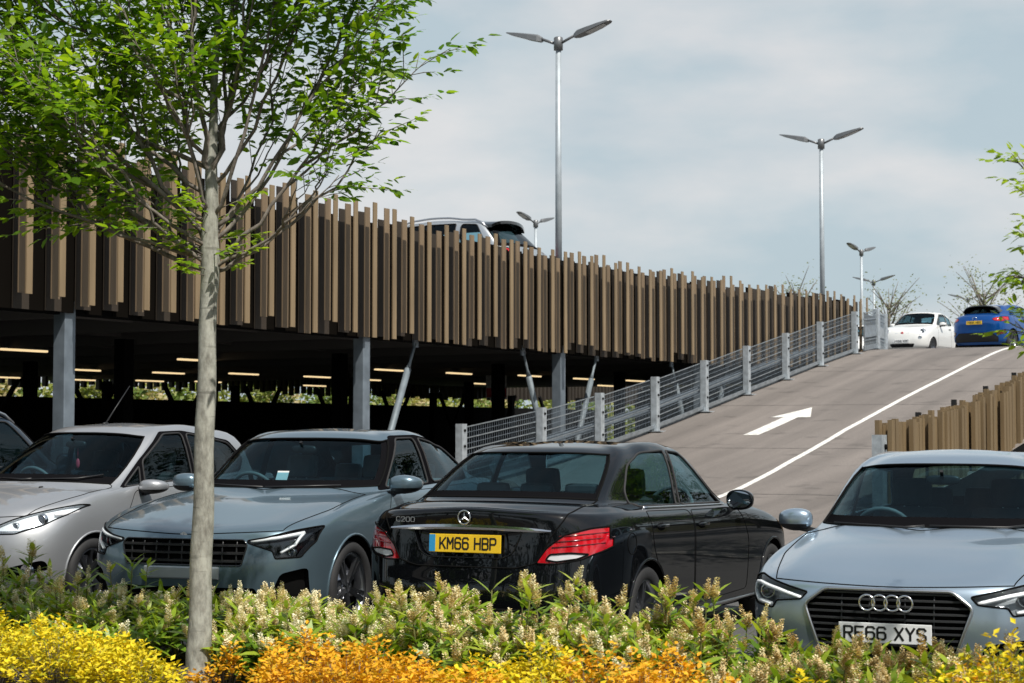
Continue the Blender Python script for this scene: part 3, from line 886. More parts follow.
POLE = dict(L=4.607, W=.93, sy=[1.05, 1.62, 2.55, 3.25, 3.80], axles=(.90, 3.635), wheel=.345, arch=.395, rings=[
    (.82, .12, .34, 4.48, 4.28, .22),
    (.905, .04, .28, 4.57, 4.33, [.27, .27, .26, .30, .32]),
    (.922, .0, .25, 4.607, 4.36, [.46, .46, .46, .48, .52]),
    (.93, .0, .25, 4.60, 4.36, [.62, .62, .66, .70, .72]),
    (.925, .02, .28, 4.59, 4.34, [.735, .76, .86, .90, .92]),
    (.895, .065, .35, 4.56, 4.28, [.785, .835, .99, 1.02, 1.06])],
    cowl=(1.22, 1.035, 1.58, .745, 1.045), head=(1.98, 1.462, 2.12, .60, 1.432), rhead=(3.55, 1.40, 3.44, .55, 1.36), rbase=(4.22, 1.12, 3.95, .65, 1.10),
    roof=(.635, 1.53, 2.5), rail=[1.478, 1.492, 1.482, 1.458, 1.41], belt_x=.79, hood_bulge=.022,
    windows=[rnd([(1.78, 1.055), (2.62, 1.07), (2.60, 1.442), (2.28, 1.437)], .04), rnd([(2.72, 1.075), (3.58, 1.11), (3.66, 1.20), (3.36, 1.36), (2.70, 1.442)], .05)], ws_u=3.6,
    surround=rnd([(1.62, 1.035), (3.66, 1.085), (3.76, 1.20), (3.40, 1.395), (2.70, 1.468), (2.22, 1.462)], .05),
    doors=[rnd([(1.50, .34), (2.65, .34), (2.65, 1.03), (1.66, 1.02), (1.46, .75)], .06), rnd([(2.67, .34), (3.20, .36), (3.48, .80), (3.54, 1.05), (2.67, 1.035)], .06)],
    handles=[(2.50, .92), (3.40, .95)],
    bonnet=rnd([(-.66, -.1), (.66, -.1), (.74, .35), (.80, .75), (.80, 1.40), (.62, 1.36), (0, 1.21), (-.62, 1.36), (-.80, 1.40), (-.80, .75), (-.74, .35)], .05),
    mirror=(1.72, 1.085, .885, (.125, .085, .072)), inner_mirror=(0, 1.92, 1.35), wipers=[[(-.6, 1.065), (0, 1.05)], [(.02, 1.05), (.58, 1.065)]],
    seats=(2.1, 3.0, .30, .84, 1.25, 1.05), spokes=5, twin=True, rear_bulkhead=3.6, rim_r=.26)
def pole_detail(sh, root, P, mat, stage):
    if stage == 'pre':
        gp = rnd([(-.47, .735), (.47, .735), (.50, .70), (.46, .555), (-.46, .555), (-.50, .70)], .015)
        grille_slats(sh, root, gp, [.585, .64, .695], M_black, root, inset=.006, hh=.007, depth=.02, back_in=.035, frame=M_gloss, fr=.006,
                     vbars=[(-.42 + .105 * i, .56, .73) for i in range(9)])
        for sg in (1, -1):
            hp = [(.50, .732), (.50, .716), (.67, .660), (.69, .605), (.83, .615), (.885, .72), (.89, .825), (.78, .800), (.62, .752)]
            lamp(sh, root, rnd(hp if sg > 0 else mirx(hp), .012, 3), 'front', lambda f, c: c.y < .62 and c.x * sg > 0 and f.normal.y < .1 and c.z > .55, depth=.05,
                 projectors=[(sg * .77, .645, .022)], bucket=M_gloss,
                 strips=[([(sg * .52, .727), (sg * .70, .752), (sg * .83, .785)], .015, M_drl2), ([(sg * .83, .785), (sg * .80, .70), (sg * .72, .645)], .012, M_drl2), ([(sg * (.66 + .045 * i), .755 + .008 * i) for i in range(4)], .006, M_white_lens)])
            ip = [(.72, .50), (.86, .54), (.86, .30), (.62, .27)]
            grille_slats(sh, root, rnd(ip if sg > 0 else mirx(ip), .03), [], M_gloss, root, name='air_intake')
        lo = rnd([(-.55, .40), (.55, .40), (.60, .28), (-.60, .28)], .02)
        grille_slats(sh, root, lo, [.34], M_gloss, root, name='air_intake')
        pl = sh.front(0, .47)
        s = MB(); s.box((0, pl.y + .005, .50), (.30, .012, .045), M_silverp, bev=.01); s.build('bumper_panel', root)
        b = MB(); c = sh.front(0, .765); n = sh.nrm(c)
        b.add([c + n * .004 + Vector(v) for v in ((-.03, 0, 0), (0, 0, .018), (-.002, 0, 0), (0, 0, -.018))], [(0, 1, 2, 3)], M_white_lens)
        b.add([c + n * .004 + Vector(v) for v in ((.03, 0, 0), (0, 0, -.018), (.002, 0, 0), (0, 0, .018))], [(0, 1, 2, 3)], M_white_lens)
        b.build('star_badge', root)
    else:
        # permit and warning sticker behind the windscreen
        for (x, z, w, h) in ((.03, 1.30, .05, .06),):
            p = sh.front(x, 1.16); n = sh.nrm(p); q = p - n * .03
            m = MB(); m.add([q + Vector((sx * w, 0, 0)) + Vector((0, .5, .85)).normalized() * sz * h for sx, sz in ((-1, -1), (1, -1), (1, 1), (-1, 1))], [(0, 1, 2, 3)], M_paper)
            m.build('paper_permit', root)
M_drl2 = pmat('light_guide_grey', (.62, .65, .67), .3)
M_silverp = pmat('silver_panel', (.42, .45, .47), .35, .7)
M_paper = pmat('paper', (.62, .63, .62), .8)
M_silver = paint('silver_paint', (.37, .38, .395), .65, .45)
FORD = dict(L=3.97, W=.861, sy=[.98, 1.38, 2.20, 2.85, 3.25], axles=(.82, 3.31), wheel=.298, arch=.345, fc=.22, rings=[
    (.76, .10, .34, 3.88, 3.68, .20),
    (.835, .02, .30, 3.95, 3.73, .26),
    (.855, .0, .28, 3.97, 3.75, [.44, .44, .44, .46, .50]),
    (.861, .015, .30, 3.96, 3.75, [.58, .58, .62, .66, .70]),
    (.852, .06, .36, 3.94, 3.73, [.70, .72, .84, .90, .92]),
    (.815, .15, .48, 3.91, 3.68, [.80, .855, .995, 1.05, 1.08])],
    cowl=(.86, 1.02, 1.17, .715, .995), head=(1.70, 1.49, 1.90, .56, 1.455), rhead=(3.42, 1.465, 3.34, .53, 1.43), rbase=(3.80, 1.10, 3.55, .60, 1.08),
    roof=(.59, 1.56, 2.3), rail=[1.50, 1.522, 1.515, 1.49, 1.455], belt_x=.735, hood_bulge=.028, pillar=.13,
    windows=[rnd([(1.34, 1.0), (1.58, 1.012), (1.60, 1.17)], .02), rnd([(1.645, 1.015), (2.36, 1.05), (2.34, 1.462), (2.08, 1.452), (1.66, 1.215)], .04), rnd([(2.42, 1.055), (3.20, 1.12), (3.28, 1.21), (3.10, 1.37), (2.40, 1.462)], .06)],
    surround=rnd([(1.26, .985), (3.24, 1.095), (3.34, 1.215), (3.12, 1.395), (2.36, 1.485), (2.04, 1.475), (1.62, 1.225)], .04),
    doors=[rnd([(1.28, .34), (2.38, .34), (2.38, 1.0), (1.40, .97), (1.24, .75)], .06), rnd([(2.40, .34), (2.85, .36), (3.12, .75), (3.18, 1.05), (2.40, 1.0)], .06)],
    handles=[(2.24, .92), (3.05, .97)],
    bonnet=rnd([(-.52, -.1), (.52, -.1), (.68, .45), (.74, .80), (.735, 1.22), (.58, 1.10), (0, .91), (-.58, 1.10), (-.735, 1.22), (-.74, .80), (-.68, .45)], .05),
    mirror=(1.50, 1.0, .845, (.118, .085, .062)), inner_mirror=(0, 1.62, 1.36), wipers=[[(-.55, 1.06), (.0, 1.05), (.1, 1.055)], [(.1, 1.05), (.5, 1.06), (.62, 1.09)]],
    seats=(1.95, 2.75, .30, .78, 1.0, 1.04), spokes=8, rear_bulkhead=3.2)
def ford_detail(sh, root, P, mat, stage):
    if stage == 'pre':
        for sg in (1, -1):
            hp = [(.40, .645), (.60, .650), (.74, .71), (.815, .80), (.832, .868), (.815, .872), (.70, .828), (.54, .760), (.42, .70)]
            lamp(sh, root, rnd(hp if sg > 0 else mirx(hp), .02, 3), 'front', lambda f, c: c.y < 1.0 and c.x * sg > 0 and f.normal.y < .5 and c.z > .5, depth=.022,
                 bucket=M_chromelamp, projectors=[(sg * .56, .70, .032), (sg * .70, .755, .040)],
                 strips=[([(sg * .44, .672), (sg * .62, .672), (sg * .76, .735)], .006, M_chrome), ([(sg * .76, .80), (sg * .81, .80), (sg * .83, .82)], .016, M_white_lens)])
            fp = [(.50, .36), (.78, .44), (.80, .36), (.56, .27)]
            g = grille_slats(sh, root, rnd(fp if sg > 0 else mirx(fp), .03), [], M_black, root, name='air_intake')
            m = MB(); p = sh.front(sg * .68, .355) + Vector((0, .02, 0))
            Mx = Matrix.Translation(p) @ Matrix.Rotation(math.pi / 2, 4, 'X')
            m.lathe([(.055, -.03), (.056, .01), (.048, .012), (.044, -.01), (0, -.015)], M_chrome, 20, Mx); m.build('fog_lamp', g)
        gp = rnd([(-.45, .56), (.45, .56), (.40, .30), (-.40, .30)], .04)
        grille_slats(sh, root, gp, [.34, .39, .44, .49, .54], M_satin, root, frame=M_chrome, hh=.010)
        lp = rnd([(-.70, .315), (.70, .315), (.74, .27), (-.74, .27)], .01)
    else:
        a = MB(); t = sh.top(0, 2.02)
        a.ellipsoid(t + Vector((0, .01, .006)), (.02, .04, .014), M_black); a.tube([t + Vector((0, .01, .01)), t + Vector((0, .36, .36))], [.007, .004], M_black, 6); a.build('aerial', root)
        for x in (-.30, .30):
            w = MB(); p = sh.top(x, .80); w.ellipsoid(p, (.018, .025, .010), M_black); w.build('washer_jet', root)
        # hanging air freshener on the mirror
        f = MB(); f.ellipsoid((.02, 1.62, 1.19), (.022, .008, .045), M_pink, 8, 6); f.tube([(.02, 1.62, 1.35), (.02, 1.62, 1.23)], .0025, M_pink, 4); f.build('air_freshener', root)
M_chromelamp = pmat('bright_reflector', (.80, .81, .83), .4, .1)
M_pink = pmat('pink_card', (.55, .06, .10), .6)
# ------------------------------------------------------------------ camera, sky, sun
TH = R(29.5); CAMH = 1.52; PIT = math.atan((432 - 341.5) / 1800)
cam = bpy.data.cameras.new('camera'); cam_o = bpy.data.objects.new('camera', cam); link(cam_o)
cam.sensor_width = 36; cam.lens = 1800 / 1024 * 36; cam.clip_start = .05; cam.clip_end = 4000
cam_o.location = (0, 0, CAMH); cam_o.rotation_euler = (math.pi / 2 + PIT, 0, TH)
cam.dof.use_dof = True; cam.dof.focus_distance = 14.5; cam.dof.aperture_fstop = 6.3
scene.camera = cam_o
SUN_AZ, SUN_EL = R(-28), R(56)
w = bpy.data.worlds.new('World'); scene.world = w; w.use_nodes = True
nt = w.node_tree; N = nt.nodes; Lk = nt.links; bg = N['Background']
sky = N.new('ShaderNodeTexSky'); sky.sky_type = 'NISHITA'; sky.sun_disc = False
sky.sun_elevation = SUN_EL; sky.sun_rotation = math.pi / 2 - SUN_AZ
sky.air_density = 1.0; sky.dust_density = 2.0; sky.ozone_density = 1.6
tc = N.new('ShaderNodeTexCoord')
mp = N.new('ShaderNodeMapping'); mp.inputs['Scale'].default_value = (1, 1, 2.6); mp.inputs['Location'].default_value = (.37, .2, .11)
Lk.new(tc.outputs['Generated'], mp.inputs[0])
no = N.new('ShaderNodeTexNoise'); no.inputs['Scale'].default_value = 5.2; no.inputs['Detail'].default_value = 9; no.inputs['Roughness'].default_value = .55; no.inputs['Distortion'].default_value = .35
Lk.new(mp.outputs[0], no.inputs['Vector'])
rp = N.new('ShaderNodeValToRGB'); rp.color_ramp.elements[0].position = .36; rp.color_ramp.elements[0].color = (.86, .86, .86, 1)
rp.color_ramp.elements[1].position = .68; rp.color_ramp.elements[1].color = (.97, .97, .97, 1)
Lk.new(no.outputs['Fac'], rp.inputs[0])
n2 = N.new('ShaderNodeTexNoise'); n2.inputs['Scale'].default_value = 5.5; n2.inputs['Detail'].default_value = 8
Lk.new(mp.outputs[0], n2.inputs['Vector'])
cr = N.new('ShaderNodeValToRGB'); cr.color_ramp.elements[0].position = .42; cr.color_ramp.elements[0].color = (5.6, 6.75, 7.35, 1)
cr.color_ramp.elements[1].position = .64; cr.color_ramp.elements[1].color = (8.1, 8.2, 8.3, 1)
Lk.new(n2.outputs['Fac'], cr.inputs[0])
mx = N.new('ShaderNodeMix'); mx.data_type = 'RGBA'
sp = N.new('ShaderNodeSeparateXYZ'); Lk.new(tc.outputs['Generated'], sp.inputs[0])
el = N.new('ShaderNodeMapRange'); el.interpolation_type = 'SMOOTHSTEP'; el.inputs[1].default_value = .28; el.inputs[2].default_value = .62; el.inputs[3].default_value = 1.0; el.inputs[4].default_value = .48
Lk.new(sp.outputs['Z'], el.inputs[0])
fm = N.new('ShaderNodeMath'); fm.operation = 'MULTIPLY'; Lk.new(rp.outputs[0], fm.inputs[0]); Lk.new(el.outputs[0], fm.inputs[1])
Lk.new(fm.outputs[0], mx.inputs['Factor']); Lk.new(sky.outputs[0], mx.inputs['A']); Lk.new(cr.outputs[0], mx.inputs['B'])
Lk.new(mx.outputs['Result'], bg.inputs[0]); bg.inputs[1].default_value = .082
sl = bpy.data.lights.new('sun', 'SUN'); sl.energy = 5.0; sl.angle = R(.55); sl.color = (1, .955, .88)
so = bpy.data.objects.new('sun', sl); link(so)
so.rotation_euler = Vector((math.cos(SUN_AZ) * math.cos(SUN_EL), math.sin(SUN_AZ) * math.cos(SUN_EL), math.sin(SUN_EL))).to_track_quat('Z', 'Y').to_euler()
scene.view_settings.view_transform = 'Standard'; scene.view_settings.look = 'None'; scene.view_settings.exposure = .17; scene.view_settings.gamma = 1
scene.cycles.max_bounces = 10; scene.cycles.transparent_max_bounces = 24; scene.cycles.use_denoising = True
# ------------------------------------------------------------------ setting materials
def asphalt(name, col, var=.18, streak=None):
    m, nt, b = newmat(name); N = nt.nodes; L = nt.links
    tc = N.new('ShaderNodeTexCoord')
    a = N.new('ShaderNodeTexNoise'); a.inputs['Scale'].default_value = .45; a.inputs['Detail'].default_value = 8; a.inputs['Roughness'].default_value = .65
    f = N.new('ShaderNodeTexNoise'); f.inputs['Scale'].default_value = 55; f.inputs['Detail'].default_value = 3
    mp = N.new('ShaderNodeMapping'); mp.inputs['Scale'].default_value = streak or (1, 1, 1)
    L.new(tc.outputs['Object'], mp.inputs[0]); L.new(mp.outputs[0], a.inputs['Vector']); L.new(tc.outputs['Object'], f.inputs['Vector'])
    r = N.new('ShaderNodeMapRange'); r.inputs[1].default_value = .3; r.inputs[2].default_value = .7; r.inputs[3].default_value = 1 - var; r.inputs[4].default_value = 1 + var
    L.new(a.outputs['Fac'], r.inputs[0])
    r2 = N.new('ShaderNodeMapRange'); r2.inputs[1].default_value = .3; r2.inputs[2].default_value = .7; r2.inputs[3].default_value = .78; r2.inputs[4].default_value = 1.22
    L.new(f.outputs['Fac'], r2.inputs[0])
    mu = N.new('ShaderNodeMath'); mu.operation = 'MULTIPLY'; L.new(r.outputs[0], mu.inputs[0]); L.new(r2.outputs[0], mu.inputs[1])
    # dark oil spots and patches
    v = N.new('ShaderNodeTexNoise'); v.inputs['Scale'].default_value = 1.3; v.inputs['Detail'].default_value = 5
    mp2 = N.new('ShaderNodeMapping'); mp2.inputs['Scale'].default_value = (.9, 1.5, 1); mp2.inputs['Location'].default_value = (3, 7, 0)
    L.new(tc.outputs['Object'], mp2.inputs[0]); L.new(mp2.outputs[0], v.inputs['Vector'])
    r3 = N.new('ShaderNodeMapRange'); r3.inputs[1].default_value = .60; r3.inputs[2].default_value = .68; r3.inputs[3].default_value = 1; r3.inputs[4].default_value = .70
    L.new(v.outputs['Fac'], r3.inputs[0])
    m2 = N.new('ShaderNodeMath'); m2.operation = 'MULTIPLY'; L.new(mu.outputs[0], m2.inputs[0]); L.new(r3.outputs[0], m2.inputs[1])
    if streak:   # rubber worn into wheel tracks, long joints
        t = N.new('ShaderNodeTexNoise'); t.inputs['Scale'].default_value = 1; t.inputs['Detail'].default_value = 6
        mp3 = N.new('ShaderNodeMapping'); mp3.inputs['Scale'].default_value = (1.7, .035, 0); L.new(tc.outputs['Object'], mp3.inputs[0]); L.new(mp3.outputs[0], t.inputs['Vector'])
        r4 = N.new('ShaderNodeMapRange'); r4.inputs[1].default_value = .35; r4.inputs[2].default_value = .65; r4.inputs[3].default_value = .80; r4.inputs[4].default_value = 1.10
        L.new(t.outputs['Fac'], r4.inputs[0])
        m3 = N.new('ShaderNodeMath'); m3.operation = 'MULTIPLY'; L.new(m2.outputs[0], m3.inputs[0]); L.new(r4.outputs[0], m3.inputs[1]); m2 = m3
    x = N.new('ShaderNodeVectorMath'); x.operation = 'SCALE'; x.inputs[0].default_value = col
    L.new(m2.outputs[0], x.inputs['Scale']); L.new(x.outputs[0], b.inputs['Base Color'])
    b.inputs['Roughness'].default_value = .85
    k = N.new('ShaderNodeBump'); k.inputs['Strength'].default_value = .5; k.inputs['Distance'].default_value = .004
    L.new(f.outputs['Fac'], k.inputs['Height']); L.new(k.outputs[0], b.inputs['Normal'])
    return m
M_asph = asphalt('asphalt', (.075, .073, .072))
M_ramp = asphalt('ramp_asphalt', (.165, .145, .131), .17, (1.6, .35, 1))
M_deck = asphalt('deck_asphalt', (.12, .115, .11))
M_joint = pmat('bitumen_joint', (.045, .042, .040), .7)
M_line = pmat('road_paint', (.66, .65, .61), .75, noise=(9, .28))
M_soil = pmat('bark_mulch', (.055, .040, .030), .95, noise=(20, .6), bump=(35, 1, .03))
M_kerb = pmat('concrete_kerb', (.20, .19, .175), .85, noise=(5, .18), bump=(60, .3, .004))
M_bank = pmat('grassy_bank', (.085, .085, .045), .9, noise=(2, .5))
M_grass = pmat('verge_grass', (.07, .11, .03), .9, noise=(3, .4))
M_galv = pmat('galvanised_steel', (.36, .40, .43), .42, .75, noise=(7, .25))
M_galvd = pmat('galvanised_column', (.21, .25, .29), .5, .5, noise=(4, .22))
M_brace = pmat('brace_steel', (.15, .18, .20), .6, .2, noise=(6, .2))
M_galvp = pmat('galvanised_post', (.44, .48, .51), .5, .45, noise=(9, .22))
M_bronze = pmat('bronze_cladding', (.24, .172, .098), .5, .1, noise=(5, .22), stretch=(1, 1, .12))
M_gapshade = pmat('gap_shade', (.007, .006, .005), .8, spec=.0)  # near-black colour put in for the shade in the gaps between fins
M_bronze2 = pmat('bronze_cladding_shade', (.032, .023, .015), .7, .0, noise=(1.3, .14))  # bronze darkened so its colour carries the shade behind the fins
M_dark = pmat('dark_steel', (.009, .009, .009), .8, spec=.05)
M_bronzem = pmat('bronze_cladding_half_shade', (.20, .142, .086), .6, .05, noise=(5, .2), stretch=(1, 1, .12))  # front bronze made darker, as shade on the recessed fins
M_soffit = pmat('soffit_steel', (.16, .15, .145), .6)
M_bronzef = pmat('bronze_fence', (.205, .145, .078), .5, .1, noise=(5, .22), stretch=(1, 1, .12))
# ------------------------------------------------------------------ ground
def sheet(name, x0, x1, y0, y1, z, mat, nx=1, ny=1, zf=None, parent=None, thick=0):
    m = MB(); vs = []; fs = []
    for j in range(ny + 1):
        for i in range(nx + 1):
            x = x0 + (x1 - x0) * i / nx; y = y0 + (y1 - y0) * j / ny
            vs.append((x, y, zf(x, y) if zf else z))
    for j in range(ny):
        for i in range(nx): fs.append((j * (nx + 1) + i, j * (nx + 1) + i + 1, (j + 1) * (nx + 1) + i + 1, (j + 1) * (nx + 1) + i))
    m.add(vs, fs, mat); return m.build(name, parent)
tag(sheet('ground', -900, 900, -600, 1500, -.012, M_asph), kind='structure')
tag(sheet('verge', -900, -48, -200, 700, .0, M_grass), kind='structure')
ZY = [(20.5, 0.0), (22, .03), (24, .14), (27.6, .46), (30.7, .80), (33.1, 1.12), (35.8, 1.52), (38.5, 1.98), (41.06, 2.42), (43.8, 2.87), (46.3, 3.29), (48.6, 3.66), (50.2, 3.87), (51.6, 3.97), (53, 4.0), (200, 4.0)]
def rz(y): 
    return float(np.interp(y, [a for a, b in ZY], [b for a, b in ZY]))
_ys = np.linspace(20.5, 56, 400); _z = np.array([rz(y) for y in _ys])
for _ in range(120): _z[1:-1] = (_z[:-2] + 2 * _z[1:-1] + _z[2:]) / 4
def rz(y): return float(np.interp(y, _ys, _z))
RX0, RX1 = -16.75, -8.35
m = MB(); ny = 90; vs = []
for j in range(ny + 1):
    y = 20.5 + (53.0 - 20.5) * j / ny; z = rz(y)
    vs += [(RX0, y, z), (RX1, y, z), (RX1, y, min(z - .02, max(z - .5, -.3))), (RX0, y, min(z - .02, max(z - .5, -.3)))]
fs = []
for j in range(ny):
    a = j * 4; b = a + 4
    fs += [(a, a + 1, b + 1, b)]
m.add(vs, fs, M_ramp)
m.add(vs, [f for j in range(ny) for f in ((j * 4 + 1, j * 4 + 2, j * 4 + 6, j * 4 + 5), (j * 4 + 2, j * 4 + 3, j * 4 + 7, j * 4 + 6), (j * 4 + 3, j * 4, j * 4 + 4, j * 4 + 7))], M_dark)
tag(m.build('ramp'), kind='structure')
tag(sheet('toe_strip', RX0 - .3, 6, 19.9, 20.48, .0, M_kerb), kind='structure')
m = MB(); pts = [(-11.55, 26.0), (-11.7, 28.5), (-12.1, 32), (-12.42, 36), (-12.5, 40), (-12.53, 45), (-12.55, 50), (-12.55, 53)]
vs = []
for k in range(81):
    y = 26 + 27 * k / 80; x = float(np.interp(y, [p[1] for p in pts], [p[0] for p in pts])); vs += [(x - .065, y, rz(y) + .005), (x + .065, y, rz(y) + .005)]
m.add(vs, [(2 * k, 2 * k + 1, 2 * k + 3, 2 * k + 2) for k in range(80)], M_line)
tag(m.build('lane_line'), kind='structure')
m = MB()
for y in (27.9, 33.6, 39.4, 45.2, 50.4):
    m.add([(RX0 + .02, y, rz(y) + .003), (RX1 - .02, y, rz(y) + .003), (RX1 - .02, y + .022, rz(y + .022) + .003), (RX0 + .02, y + .022, rz(y + .022) + .003)], [(0, 1, 2, 3)], M_joint)
tag(m.build('ramp_joints'), kind='structure')
m = MB(); ax = -14.25; vs = []
for k in range(21):
    y = 35.35 + 2.35 * k / 20; vs += [(ax - .17, y, rz(y) + .005), (ax + .17, y, rz(y) + .005)]
m.add(vs, [(2 * k, 2 * k + 1, 2 * k + 3, 2 * k + 2) for k in range(20)], M_line)
vs = []
for k in range(13):
    y = 37.7 + 1.35 * k / 12; h = .46 * (1 - k / 12) + .002; vs += [(ax - h, y, rz(y) + .005), (ax + h, y, rz(y) + .005)]
m.add(vs, [(2 * k, 2 * k + 1, 2 * k + 3, 2 * k + 2) for k in range(12)], M_line)
tag(m.build('arrow_marking'), kind='structure')
# parking bay lines, kerb, planting bed
m = MB()
for x in (-15.4, -12.55, -9.6, -7.1, -4.55, -1.9, .7):
    m.add([(x - .05, 9.7, -.007), (x + .05, 9.7, -.007), (x + .05, 14.6, -.007), (x - .05, 14.6, -.007)], [(0, 1, 2, 3)], M_line)
tag(m.build('bay_lines'), kind='structure')
m = MB(); 
for k in range(36):
    x = -22 + k * .915; m.box((x + .4575, 9.42, .035), (.452, .065, .085), M_kerb, bev=.012)
tag(m.build('kerb'), kind='structure')
rng = random.Random(3)
tag(sheet('planting_bed', -22, 10, 1.5, 9.36, .09, M_soil, 160, 60, lambda x, y: .085 + .02 * math.sin(x * 3.1 + y * 2) * math.sin(y * 4.3) + rng.uniform(-.015, .015)), kind='structure')
# ------------------------------------------------------------------ car park building
bld = empty('car_park', (-17.3, 30, 0)); tag(bld, 'long two storey open car park clad in bronze vertical fins above a dark lower deck', 'car park')
bld.location = (0, 0, 0)
def wave(y): return float(np.interp(y, [9, 17, 22.7, 27, 32.4, 37.3, 45, 51], [5.62, 5.52, 5.40, 5.25, 5.15, 5.17, 5.32, 5.43]))
rng = random.Random(11)
front = MB(); back = MB()
Y = 9.0; k = 0
while Y < 51.3:
    zt = wave(Y); z0 = 3.10 + rng.choice([0, .0, .06, .12, .2])
    top = zt + rng.uniform(-.09, .07)
    def fin(mb, x, yc, hw, a, b, mat, dep=.022):
        mb.box((x - dep / 2, yc, (a + b) / 2), (dep / 2, hw, (b - a) / 2), mat)
    fin(front, -16.80, Y, .056, z0, top, M_bronze)
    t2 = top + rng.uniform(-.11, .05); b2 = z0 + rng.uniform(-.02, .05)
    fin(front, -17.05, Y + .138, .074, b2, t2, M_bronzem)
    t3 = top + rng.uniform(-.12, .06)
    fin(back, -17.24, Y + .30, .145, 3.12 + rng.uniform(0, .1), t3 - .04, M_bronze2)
    fin(back, -17.30, Y + .02, .16, 3.14, zt - .14 + rng.uniform(-.08, .08), M_gapshade)
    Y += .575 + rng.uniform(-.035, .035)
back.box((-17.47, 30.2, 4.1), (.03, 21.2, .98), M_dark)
front.build('cladding_fins', bld); back.build('cladding_backing', bld)
d = MB()
d.box((-31.5, 22, 3.86), (14.0, 31, .14), M_deck)
d.build('upper_deck', bld)
d = MB(); d.box((-20, 65.5, 3.86), (32, 12.5, .14), M_deck); d.build('upper_deck', bld)
d = MB(); d.box((-10.5, 113.5, 2.0), (26.5, 35.4, 2.0), M_bank); tag(d.build('terrace'), kind='structure')
s = MB()
s.box((-17.62, 21, 3.42), (.05, 30, .28), M_soffit)
for y in [-8 + 3.6 * i for i in range(17)]:
    s.box((-31, y, 3.50), (13.3, .07, .21), M_soffit)
for x in (-21.5, -25, -28.5, -32, -35.5, -39, -42.5): s.box((x, 21, 3.58), (.05, 30, .13), M_soffit)
s.build('soffit_beams', bld)
for y in (11.2, 18.4, 25.6, 32.8, 40.0, 47.2):
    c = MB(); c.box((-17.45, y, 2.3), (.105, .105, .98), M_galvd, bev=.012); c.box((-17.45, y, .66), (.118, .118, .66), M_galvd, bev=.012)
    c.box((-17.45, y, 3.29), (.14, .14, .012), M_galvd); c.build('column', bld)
for y0, y1 in ((25.75, 27.3), (32.65, 31.2), (32.95, 34.5), (40.15, 41.7), (39.85, 38.3)):
    b = MB(); a = Vector((-17.42, y0, .1)); e = Vector((-17.42, y1, 3.2)); t = (e - a)
    b.tube([a, a + t * .82], .06, M_brace, 10); b.tube([a + t * .82, a + t * .86, a + t * .97], [.05, .028, .028], M_brace, 8)
    b.box(e - t * .02, (.02, .07, .10), M_galvd); b.build('brace', bld)
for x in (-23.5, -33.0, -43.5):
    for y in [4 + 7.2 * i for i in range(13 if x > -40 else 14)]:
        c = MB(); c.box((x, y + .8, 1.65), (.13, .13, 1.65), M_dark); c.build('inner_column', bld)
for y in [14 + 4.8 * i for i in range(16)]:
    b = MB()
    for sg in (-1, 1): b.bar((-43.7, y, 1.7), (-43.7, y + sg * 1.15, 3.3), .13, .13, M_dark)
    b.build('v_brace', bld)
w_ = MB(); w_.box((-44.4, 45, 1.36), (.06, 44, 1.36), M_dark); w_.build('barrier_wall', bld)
f = MB(); y = 12.0
while y < 104:
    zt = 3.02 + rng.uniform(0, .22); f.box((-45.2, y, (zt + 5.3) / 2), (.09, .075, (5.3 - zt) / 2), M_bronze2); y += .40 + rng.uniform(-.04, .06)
f.build('rear_cladding', bld)
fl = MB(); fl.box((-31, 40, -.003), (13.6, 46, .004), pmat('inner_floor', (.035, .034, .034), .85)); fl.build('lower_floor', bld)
# strip lights under the deck
M_strip = pmat('strip_diffuser', (.9, .8, .6), .4, emit=((1.0, .74, .40), .9))
STR = [(-28.1, 28.4), (-35.6, 38.3), (-42.4, 45.5), (-41.2, 47.6), (-35.2, 41.5), (-28.3, 34.4), (-40.2, 49.5), (-33.8, 43.3), (-42.6, 42.2), (-33.6, 46.8), (-40.1, 55.7), (-28.1, 42.6), (-34.0, 50.3), (-27.9, 46.1), (-27.2, 49.2), (-27.2, 52.9), (-26.7, 55.8), (-33.2, 56.4), (-30.5, 61.2)]
WHERE = ['leftmost and nearest long tube', 'small tube just right of the first steel column', 'faint far tube low beside the first steel column', 'faint far tube right of the first steel column', 'tube left of the tree trunk', 'long bright tube half behind the tree trunk', 'faint tube just behind the tree trunk', 'tube just right of the tree trunk', 'faint far tube at the left edge', 'tube left of the second steel column', 'lower fainter tube left of the second steel column', 'tube right of the second steel column behind its brace', 'lower tube just right of the second steel column', 'long tube midway between second and third columns', 'tube left of the third steel column crossing its brace', 'tube right of the third steel column behind its brace', 'tube above the third rail post', 'lower fainter tube midway between second and third columns', 'faint lowest tube right of the third steel column']
for (x, y), wh in zip(STR, WHERE):
    o = empty('strip_light', (x, y, 3.27)); tag(o, 'warm ceiling strip light, ' + wh, 'strip light', 'strip lights under the deck')
    a = MB(); a.box((0, 0, .035), (.075, .70, .012), M_galvd); a.bar((0, -.5, .045), (0, -.5, .12), .02, .02, M_galvd); a.bar((0, .5, .045), (0, .5, .12), .02, .02, M_galvd); a.build('housing', o)
    a = MB(); a.box((0, 0, -.002), (.055, .68, .022), M_strip, bev=.01); a.build('diffuser', o)
